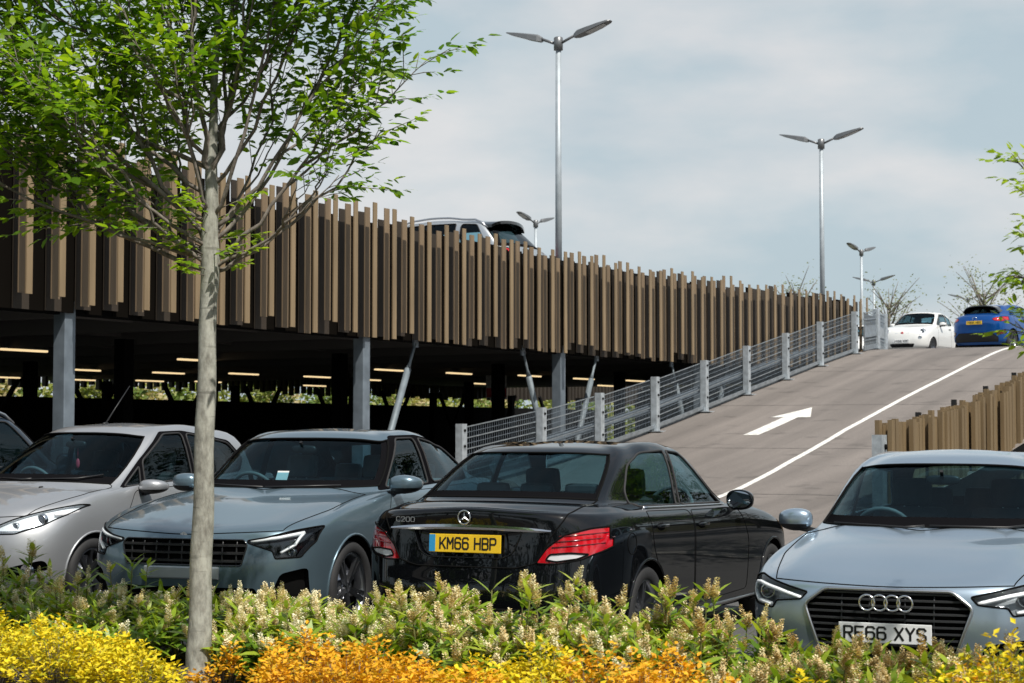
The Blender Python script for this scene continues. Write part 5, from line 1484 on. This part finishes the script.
# --- sunlit hedge and shrubs beyond the far side of the car park
M_hedge = leafmat('hedge_leaf', [(.12, .19, .04), (.24, .28, .06), (.36, .34, .12), (.46, .38, .22)], .35)
rng = random.Random(77); 
for k in range(38):
    y = 36 + k * 2.6; o = empty('far_shrub', (-54.0 + rng.uniform(-.8, .8), y, 0)); lab = ['yellow green', 'olive', 'pale brown', 'bright green'][k % 4]
    lv = Leaves(1); t0 = [.35, .2, .85, .1][k % 4]; hh = rng.uniform(3.9, 4.8)
    for i in range(1500):
        a = rng.uniform(0, 6.28); rr = 1.9 * math.sqrt(rng.random()); z = hh * rng.random() * (1 - .25 * (rr / 1.9) ** 2)
        lv.add(Vector((math.cos(a) * rr * .6, math.sin(a) * rr, z)), Vector((rng.uniform(-1, 1), rng.uniform(-1, 1), rng.uniform(-.5, .8))), Vector((rng.uniform(-.2, 1.5), rng.uniform(-1, 1), .8)), .32, .2, min(1, max(0, t0 + rng.uniform(-.3, .3))))
    lv.build('far_shrub_foliage', M_hedge, o)
    tag(o, lab + ' sunlit shrub seen beneath the deck through the far openings', 'shrub', 'shrubs beyond the far side of the car park')
# ------------------------------------------------------------------ planting in front
M_laurel = leafmat('laurel_leaf', [(.045, .115, .013), (.13, .235, .018), (.28, .39, .03), (.42, .48, .055)], .4, 1.2, .32)
M_spike = leafmat('flower_spike', [(.44, .29, .11), (.66, .50, .24), (.80, .71, .45), (.86, .83, .64)], .25, 1.0, .8)
M_stem = pmat('green_stem', (.13, .13, .035), .7)
M_gold = leafmat('golden_leaf', [(.22, .30, .015), (.58, .48, .012), (.80, .62, .014), (.86, .72, .03)], .30, 1.0, .6)
M_orange = leafmat('orange_leaf', [(.28, .27, .015), (.66, .36, .014), (.80, .40, .016), (.86, .58, .02)], .30, 1.0, .6)
def make_laurel(x, y, r, h, label, seed, tan=.5, nstem=26, tall=0):
    o = empty('laurel_shrub', (x, y, .09)); rng = random.Random(seed)
    st = MB(); lv = Leaves(0); sp = Leaves(1)
    for k in range(nstem + tall):
        a = rng.uniform(0, 6.283); rr = r * math.sqrt(rng.random()); z = h * rng.uniform(.62, 1.0) * (1 - .22 * (rr / r) ** 2)
        if k >= nstem: z = h * rng.uniform(1.12, 1.35); rr *= .6
        b = Vector((math.cos(a) * rr * .45, math.sin(a) * rr * .45, 0)); e = Vector((math.cos(a) * rr, math.sin(a) * rr, z)); e += Vector((rng.uniform(-.05, .05), rng.uniform(-.05, .05), 0))
        c = (b + e) / 2 + Vector((math.cos(a), math.sin(a), .3)) * r * .08
        P = [b * (1 - t) ** 2 + c * 2 * t * (1 - t) + e * t * t for t in (0, .25, .5, .75, 1)]
        st.tube(P, [.006, .0055, .005, .004, .003], M_stem, 4)
        d = (P[-1] - P[-2]).normalized(); x_ = d.cross(Vector((.3, .9, .1))).normalized(); y_ = d.cross(x_)
        nl = rng.randint(11, 15); ph = rng.random() * 6.28
        young = rng.random() < .3
        for i in range(nl):
            t = 1 - (i / nl) ** 1.2 * .62
            q = b * (1 - t) ** 2 + c * 2 * t * (1 - t) + e * t * t
            an = ph + i * 2.4; out = x_ * math.cos(an) + y_ * math.sin(an)
            up = .95 - 1.1 * (i / nl)
            ld = out + d * up * rng.uniform(.7, 1.2) + UP * rng.uniform(-.15, .1)
            l = rng.uniform(.11, .185) * (.8 if i < 3 else 1)
            tn = (.62 if i < 5 else .36) + (.2 if young else 0) + rng.uniform(-.25, .2)
            lv.add(q, ld, d + out * -.3 + Vector((rng.uniform(-.3, .3), rng.uniform(-.3, .3), .2)), l, l * rng.uniform(.22, .29), min(1, max(0, tn)))
        if rng.random() < (.68 if x < -7 else .92):
            for s in range(rng.choice([1, 2, 3, 3] if x < -7 else [2, 3, 3, 4])):
                sd = (d + x_ * rng.uniform(-.45, .45) + y_ * rng.uniform(-.45, .45) + UP * .5).normalized(); L = rng.uniform(.05, .125); p0 = e - d * rng.uniform(0, .05)
                w = rng.uniform(.018, .026); fade = tan + rng.uniform(-.28, .28)
                xa = sd.cross(Vector((.2, .5, .8))).normalized(); ya = sd.cross(xa)
                m = int(L / .0022)
                for i in range(m):
                    t = i / m; an = i * 2.399; rad = w * (1.0 - .55 * t) * (.55 + .45 * min(1, t * 6))
                    ov = xa * math.cos(an) + ya * math.sin(an); q = p0 + sd * (L * t + .01)
                    sp.add(q + ov * rad * .4, ov + sd * .5, sd * 1.0 + Vector((rng.uniform(-.5, .5), rng.uniform(-.5, .5), rng.uniform(-.5, .5))), rad * 1.1, rad * 1.1, min(1, max(0, fade + rng.uniform(-.25, .25))))
    st.build('stems', o); lv.build('foliage', M_laurel, o); sp.build('flower_spikes', M_spike, o)
    return tag(o, label, 'shrub', 'flowering laurels along the car bays')
def make_gold(x, y, r, h, label, seed, mat, n=1500, group='golden low shrubs along the front of the bed', name='golden_shrub', ll=.034):
    o = empty(name, (x, y, .09)); rng = random.Random(seed); lv = Leaves(1); st = MB()
    for k in range(int(n / 16)):
        a = rng.uniform(0, 6.283); rr = r * math.sqrt(rng.random()); top = h * (1 - .5 * (rr / r) ** 2) * rng.uniform(.72, 1.08)
        e = Vector((math.cos(a) * rr, math.sin(a) * rr, top)); b = e * .4; b.z = 0; d0 = (e - b).normalized()
        st.tube([b, (b + e) / 2 + Vector((0, 0, .03)), e - d0 * .04], [.003, .002, .001], M_twig, 3)
        tone = rng.uniform(.25, .85)
        d = (e - b).normalized()
        for i in range(16):
            t = 1 - .5 * (i / 16) ** 1.5; q = b + (e - b) * t + Vector((rng.gauss(0, .014), rng.gauss(0, .014), rng.gauss(0, .01)))
            an = i * 2.4 + a; out = Vector((math.cos(an), math.sin(an), rng.uniform(-.1, .9)))
            l = ll * rng.uniform(.7, 1.3)
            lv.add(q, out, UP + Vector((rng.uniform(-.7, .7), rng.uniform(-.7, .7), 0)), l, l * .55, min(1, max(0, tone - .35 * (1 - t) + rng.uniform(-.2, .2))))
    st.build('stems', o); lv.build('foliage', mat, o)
    return tag(o, label, 'shrub', group)
def atY(px, Y):
    t = (px - 512) / 1800; d = Y / (math.sin(TH) * t + math.cos(TH)); return d * (math.cos(TH) * t - math.sin(TH))
BESIDE = lambda px: ('below the silver hatchback' if px < 90 else 'below the dark grille' if px < 185 else 'right of the trunk' if px < 262 else 'below the grey headlamp' if px < 340 else 'below the left tail light' if px < 420 else 'below the yellow plate' if px < 520 else 'below the right tail light' if px < 625 else 'below the black flank' if px < 745 else 'below the left bright headlamp' if px < 815 else 'hiding the white plate' if px < 940 else 'below the right headlamp')
rng = random.Random(55); i = 0
ADJ = ['sparse', 'bushy', 'tall', 'spreading', 'rounded', 'loose', 'dense', 'ragged']
for row, (Y0, h0, step) in enumerate([(8.95, .44, 58), (8.35, .36, 64)]):
    px = -40 + row * 30
    while px < 1075:
        Y = Y0 + rng.uniform(-.12, .12); x = atY(px, Y)
        hh = h0 * rng.uniform(.70, 1.20) * (.74 if px > 750 else 1.13 if 330 < px < 735 else 1)
        if 262 < px < 300 and row == 1: hh *= .62
        tl = 0
        if 430 < px < 520: tl = 4
        elif 560 < px < 740: tl = 3
        elif px < 160: tl = 3
        elif rng.random() < .3: tl = 1
        tan = .72 if px < 420 else (.58 if px < 640 else .40)
        if px > 760: tan = .33
        if row == 1 and 175 < px < 215: px += 35; continue
        make_laurel(x, Y, .36, hh, '%s laurel with %s flower spikes, %s row, %s' % (ADJ[i % 8], 'cream' if tan > .6 else 'tan' if tan > .4 else 'brownish', 'back' if row == 0 else 'front', BESIDE(px)), 100 + i, tan, 30, tl)
        i += 1; px += step * rng.uniform(.88, 1.12)
j = 0
def gold(px, Y, r, h, mat, col, n=1500):
    global j
    make_gold(atY(px, Y), Y, r * rng.uniform(.85, 1.1), h * rng.uniform(.92, 1.2), '%s leaved low shrub, %s, %s' % (col, 'front edge of the bed' if Y < 7.45 else 'second rank of the bed', BESIDE(px)), 300 + j, mat, n); j += 1
for px, Y, r, h in [(-20, 7.75, .34, .36), (45, 7.7, .36, .35), (110, 7.7, .34, .30), (-10, 7.2, .36, .40), (65, 7.15, .36, .34), (135, 7.2, .30, .30)]: gold(px, Y, r, h, M_gold, 'yellow', 1900)
gold(228, 7.95, .12, .27, M_orange, 'small amber', 330); gold(206, 7.25, .10, .27, M_orange, 'small orange', 260)
for px, Y, r, h in [(305, 7.6, .30, .34), (365, 7.7, .30, .34), (290, 7.1, .28, .33), (350, 7.1, .30, .36), (420, 7.55, .28, .30), (410, 7.1, .30, .36)]: gold(px, Y, r, h, M_orange, 'orange', 1700)
for px, Y, r, h, m, c in [(480, 7.35, .28, .34, M_gold, 'yellow'), (545, 7.5, .30, .37, M_gold, 'amber yellow'), (600, 7.35, .30, .40, M_orange, 'orange'), (665, 7.5, .30, .38, M_orange, 'amber'), (550, 7.0, .28, .40, M_gold, 'deep yellow'), (640, 7.0, .28, .40, M_orange, 'deep orange'), (470, 6.95, .28, .36, M_orange, 'burnt orange'), (720, 7.2, .24, .36, M_orange, 'pale orange'), (805, 6.9, .22, .42, M_gold, 'bright yellow'), (980, 7.6, .28, .50, M_orange, 'amber'), (1000, 7.2, .34, .54, M_gold, 'yellow'), (950, 6.95, .24, .50, M_gold, 'golden'), (1045, 7.1, .3, .56, M_gold, 'bright gold')]: gold(px, Y, r, h, m, c, 1700)
# ------------------------------------------------------------------ the other cars
M_white = paint('white_paint', (.74, .74, .72), .0, .35)
M_blue = paint('bright_blue_paint', (.003, .085, .34), .6, .3, spec=.2)
M_navy = paint('dark_navy_paint', (.008, .016, .028), .1, .3, spec=.1)
M_suvsilver = paint('suv_silver_paint', (.52, .55, .57), .75, .33)
FIAT = dict(L=3.55, W=.8135, sy=[.86, 1.22, 2.0, 2.6, 2.95], axles=(.70, 3.0), wheel=.285, arch=.325, fc=.22, rings=[
    (.70, .10, .32, 3.47, 3.25, .19), (.79, .02, .28, 3.53, 3.30, .26), (.81, .0, .25, 3.55, 3.31, [.46, .46, .45, .46, .48]),
    (.8135, .02, .27, 3.54, 3.31, [.60, .60, .62, .64, .66]), (.80, .07, .33, 3.52, 3.29, [.74, .75, .84, .86, .88]), (.755, .17, .46, 3.48, 3.24, [.86, .90, .99, 1.01, 1.02])],
    cowl=(.76, 1.0, 1.02, .66, .985), head=(1.46, 1.44, 1.62, .52, 1.405), rhead=(3.02, 1.40, 2.94, .48, 1.36), rbase=(3.42, 1.05, 3.18, .56, 1.03),
    roof=(.535, 1.488, 2.1), rail=[1.43, 1.445, 1.44, 1.42, 1.385], belt_x=.67, hood_bulge=.012,
    windows=[rnd([(1.34, 1.02), (2.35, 1.03), (2.33, 1.40), (1.86, 1.385), (1.52, 1.18)], .05), rnd([(2.42, 1.035), (2.95, 1.05), (2.85, 1.28), (2.40, 1.395)], .06)],
    doors=[rnd([(1.10, .30), (2.38, .30), (2.38, .99), (1.20, .98)], .06)], handles=[(2.25, .90)], mirror=(1.42, 1.03, .795, (.10, .075, .07)),
    seats=(1.75, 2.45, .30, .74, .95, 1.02), spokes=8, rear_bulkhead=2.9)
def fiat_detail(sh, root, P, mat, stage):
    if stage == 'pre':
        for sg in (1, -1):
            c = [(sg * .60 + .105 * math.cos(a), .755 + .105 * math.sin(a)) for a in [2 * math.pi * k / 24 for k in range(24)]]
            lamp(sh, root, c, 'front', lambda f, c_: c_.y < .62 and c_.x * sg > 0 and f.normal.y < .1, projectors=[(sg * .60, .755, .06)], bucket=M_chromelamp, frame=M_chrome, depth=.04)
            c = [(sg * .58 + .05 * math.cos(a), .555 + .05 * math.sin(a)) for a in [2 * math.pi * k / 18 for k in range(18)]]
            lamp(sh, root, c, 'front', lambda f, c_: c_.y < .5 and c_.x * sg > 0 and f.normal.y < .1, bucket=M_chromelamp, frame=M_chrome, depth=.03, name='fog_lamp')
        grille_slats(sh, root, rnd([(-.42, .36), (.42, .36), (.36, .24), (-.36, .24)], .03), [.28, .32], M_black, root)
        p = sh.front(0, .44); make_plate(root, (0, p.y - .012, .44), (0, -1, 0), 'HX66 KRP', False)
        b = MB(); c = sh.front(0, .70); b.ellipsoid(c, (.05, .012, .05), M_red, 14, 8); b.bar(c + Vector((-.24, .01, 0)), c + Vector((.24, .01, 0)), .012, .018, M_chrome); b.build('nose_badge', root)
CHR = dict(L=4.36, W=.90, sy=[1.0, 1.5, 2.4, 3.05, 3.5], axles=(.9, 3.54), wheel=.345, arch=.40, rings=[
    (.80, .12, .34, 4.22, 4.02, .22), (.88, .03, .28, 4.30, 4.08, [.30, .30, .28, .32, .34]), (.895, .0, .25, 4.34, 4.10, [.48, .48, .48, .52, .56]),
    (.90, .01, .26, 4.35, 4.10, [.64, .64, .66, .72, .76]), (.895, .05, .32, 4.36, 4.06, [.78, .80, .88, .98, .94]), (.84, .12, .42, 4.28, 3.98, [.88, .92, 1.02, 1.12, 1.08])],
    cowl=(1.12, 1.06, 1.48, .72, 1.06), head=(1.92, 1.48, 2.08, .56, 1.45), rhead=(3.66, 1.46, 3.56, .50, 1.43), rbase=(4.12, 1.18, 3.86, .60, 1.17),
    roof=(.60, 1.555, 2.4), rail=[1.50, 1.515, 1.51, 1.49, 1.45], belt_x=.77, hood_bulge=.03,
    windows=[rnd([(1.72, 1.08), (2.55, 1.12), (2.53, 1.46), (2.24, 1.45)], .04), rnd([(2.62, 1.125), (3.30, 1.20), (3.28, 1.32), (2.60, 1.455)], .05)],
    doors=[rnd([(1.42, .36), (2.56, .36), (2.56, 1.07), (1.52, 1.03)], .06), rnd([(2.58, .36), (3.10, .40), (3.36, .80), (3.40, 1.12), (2.58, 1.08)], .06)], handles=[(2.42, .95), (3.2, 1.2)],
    mirror=(1.65, 1.1, .865, (.12, .08, .075)), seats=(2.1, 2.95, .32, .80, 1.15, 1.06), spokes=5, twin=True, rear_bulkhead=3.5)
def chr_detail(sh, root, P, mat, stage):
    L = P['L']
    if stage == 'pre':
        for sg in (1, -1):
            q = rnd([(.55, 1.00), (.60, 1.05), (.90, 1.10), (.91, 1.0), (.80, .93), (.62, .95)], .02, 3)
            rg = sh.cut(q if sg > 0 else mirx(q), 'rear', lambda f, c: c.y > L - .6 and c.x * sg > 0 and f.normal.y > -.3)
            region_obj(sh, rg, 'tail_light', M_red, root, .0, M_gap, .008)
            q = rnd([(.66, .60), (.86, .68), (.87, .56), (.70, .50)], .02, 3)
            rg = sh.cut(q if sg > 0 else mirx(q), 'rear', lambda f, c: c.y > L - .5 and c.x * sg > 0 and f.normal.y > -.3)
            region_obj(sh, rg, 'rear_reflector', M_redd, root, .004, M_gap, .006)
        rg = sh.cut(rnd([(-.55, .58), (.55, .58), (.72, .44), (.70, .30), (-.70, .30), (-.72, .44)], .03), 'rear', lambda f, c: c.y > L - .6 and f.normal.y > -.1)
        region_obj(sh, rg, 'bumper_insert', M_black, root, .004, M_gap, .005)
        p = sh.rear(0, .90); make_plate(root, (0, p.y + .006, .90), (0, 1, .1), 'YR66 HBX', True)
        b = MB(); c = sh.rear(0, 1.03); b.tube([c + Vector((math.cos(a) * .07, .012, math.sin(a) * .045)) for a in [2 * math.pi * i / 20 for i in range(20)]], .008, M_chrome, 5, True); b.build('oval_badge', root)
        s = MB(); vs = []
        for i in range(13):
            x = -.60 + 1.2 * i / 12; e = 1 - .25 * (x / .6) ** 2
            p0 = sh.top(x, 3.60); y1 = 4.00 - .10 * (x / .6) ** 2
            vs += [(x, 3.58, p0.z + .004), (x, y1, p0.z + .005 - .02), (x, y1, p0.z - .045), (x, 3.70, p0.z - .08)]
        s.add(vs, [(i * 4 + k, i * 4 + (k + 1) % 4, i * 4 + 4 + (k + 1) % 4, i * 4 + 4 + k) for i in range(12) for k in range(4)] + [(0, 1, 2, 3), (48, 51, 50, 49)], M_gloss)
        s.build('roof_spoiler', root)
SUV = dict(L=4.55, W=.91, sy=[1.02, 1.55, 2.45, 3.1, 3.55], axles=(.92, 3.6), wheel=.36, arch=.41, rings=[
    (.80, .12, .34, 4.46, 4.26, .24), (.88, .03, .28, 4.52, 4.30, .32), (.905, .0, .25, 4.55, 4.32, [.52, .52, .50, .54, .58]),
    (.91, .01, .26, 4.55, 4.32, [.70, .70, .72, .76, .80]), (.905, .05, .32, 4.53, 4.30, [.86, .88, .96, 1.0, 1.02]), (.87, .12, .42, 4.49, 4.24, [.97, 1.0, 1.10, 1.13, 1.14])],
    cowl=(1.15, 1.14, 1.50, .75, 1.14), head=(1.90, 1.66, 2.06, .60, 1.63), rhead=(3.86, 1.67, 3.78, .58, 1.63), rbase=(4.46, 1.16, 4.20, .72, 1.15),
    roof=(.65, 1.74, 2.7), rail=[1.67, 1.69, 1.69, 1.68, 1.65], belt_x=.80, hood_bulge=.03,
    windows=[rnd([(1.72, 1.17), (2.55, 1.18), (2.53, 1.63), (2.20, 1.62)], .04), rnd([(2.63, 1.18), (3.30, 1.19), (3.28, 1.63), (2.61, 1.63)], .04), rnd([(3.40, 1.20), (3.94, 1.24), (3.70, 1.60), (3.38, 1.62)], .06)],
    doors=[rnd([(1.45, .38), (2.58, .38), (2.58, 1.15), (1.55, 1.12)], .06), rnd([(2.60, .38), (3.10, .40), (3.34, .80), (3.36, 1.16), (2.60, 1.15)], .06)], handles=[(2.42, 1.02), (3.2, 1.05)],
    mirror=(1.66, 1.22, .875, (.12, .085, .09)), seats=(2.1, 2.95, .42, .80, 1.15, 1.14), spokes=5, rear_bulkhead=3.5)
def suv_detail(sh, root, P, mat, stage):
    L = P['L']
    if stage == 'pre':
        for sg in (1, -1):
            q = rnd([(.66, .84), (.66, 1.14), (.92, 1.16), (.92, .84)], .03, 3)
            rg = sh.cut(q if sg > 0 else mirx(q), 'rear', lambda f, c: c.y > L - .45 and c.x * sg > 0 and f.normal.y > -.3 and f[sh.lv] < 6)
            region_obj(sh, rg, 'tail_light', M_red, root, .0, M_gap, .008)
            q = rnd([(.50, .88), (.88, .92), (.90, .78), (.52, .76)], .03, 3)
            lamp(sh, root, q if sg > 0 else mirx(q), 'front', lambda f, c: c.y < .6 and c.x * sg > 0 and f.normal.y < .1, projectors=[(sg * .72, .84, .04)])
            r = MB(); pts = []
            for i in range(15):
                y = 2.05 + 1.85 * i / 14; p = sh.top(sg * .60, y); lift = .055 * min(1, min(i, 14 - i) / 1.6)
                pts.append(Vector((sg * .60, y, p.z + lift)))
            r.tube(pts, .018, M_satin, 8); r.build('roof_rail', root)
        p = sh.rear(0, .92); make_plate(root, (0, p.y + .006, .92), (0, 1, .05), 'KR66 EXH', True)
        s = MB(); vs = []
        for i in range(13):
            x = -.60 + 1.2 * i / 12; p0 = sh.top(x, 3.82); y1 = 4.10 - .12 * (x / .6) ** 2
            vs += [(x, 3.74, p0.z + .02), (x, y1, p0.z + .012), (x, y1, p0.z - .04), (x, 3.86, p0.z - .03)]
        s.add(vs, [(i * 4 + k, i * 4 + (k + 1) % 4, i * 4 + 4 + (k + 1) % 4, i * 4 + 4 + k) for i in range(12) for k in range(4)] + [(0, 1, 2, 3), (48, 51, 50, 49)], M_gloss)
        s.build('roof_spoiler', root)
# ------------------------------------------------------------------ placing every car
def place_tail(x, y, psi, L): return (x - math.sin(psi) * L, y + math.cos(psi) * L)
make_car('parked_car', 'silver blue car with four ring grille and white number plate at the right', AUDI, M_silverblue, (-3.18, 9.88, -.06), R(6.1), detail=audi_detail)
_x, _y = place_tail(-6.06, 10.06, R(4.2), MERC['L'])
make_car('parked_car', 'glossy black saloon seen from behind with yellow plate KM66 HBP', MERC, M_blackpaint, (_x, _y, -.02), R(184.2), detail=merc_detail)
make_car('parked_car', 'blue grey fastback facing the flower bed with a dark grid grille', POLE, M_bluegrey, (-8.32, 9.96, .03), R(9.5), detail=pole_detail, seats=M_seatl)
make_car('parked_car', 'silver hatchback with a roof aerial parked left of the tree trunk', FORD, M_silver, (-11.22, 10.5, .05), R(4.0), detail=ford_detail)
_x, _y = place_tail(-13.55, 10.6, R(4.0), SUV['L'])
_o = make_car('parked_car', 'dark navy tall car cut off by the left edge behind the silver hatchback', SUV, M_navy, (_x, _y, 0), R(184), detail=suv_detail, glass=M_glassd)
# on the upper deck
_o = make_car('parked_car', 'silver sport utility car with roof rails peeking over the cladding on the top deck', SUV, M_suvsilver, (-18.2 - 4.55 * 1.18, 33.2, 4.0), R(-90), detail=suv_detail, glass=M_glassd); _o.scale = (1.18, 1.18, 1.18)
make_car('parked_car', 'small white hatchback with round headlamps at the head of the ramp', FIAT, M_white, (-17.6, 56.6, 4.0), R(-4), detail=fiat_detail)
_x, _y = place_tail(-14.95, 55.5, R(-11), CHR['L'])
make_car('parked_car', 'bright blue crossover seen from behind at the top of the ramp', CHR, M_blue, (_x, _y, 4.0), R(169), detail=chr_detail, glass=M_glassd)
make_car('parked_car', 'plain white hatchback half hidden behind the deck rail left of the small white car', FORD, M_white, (-21.0, 63.5, 4.0), R(20), detail=ford_detail)
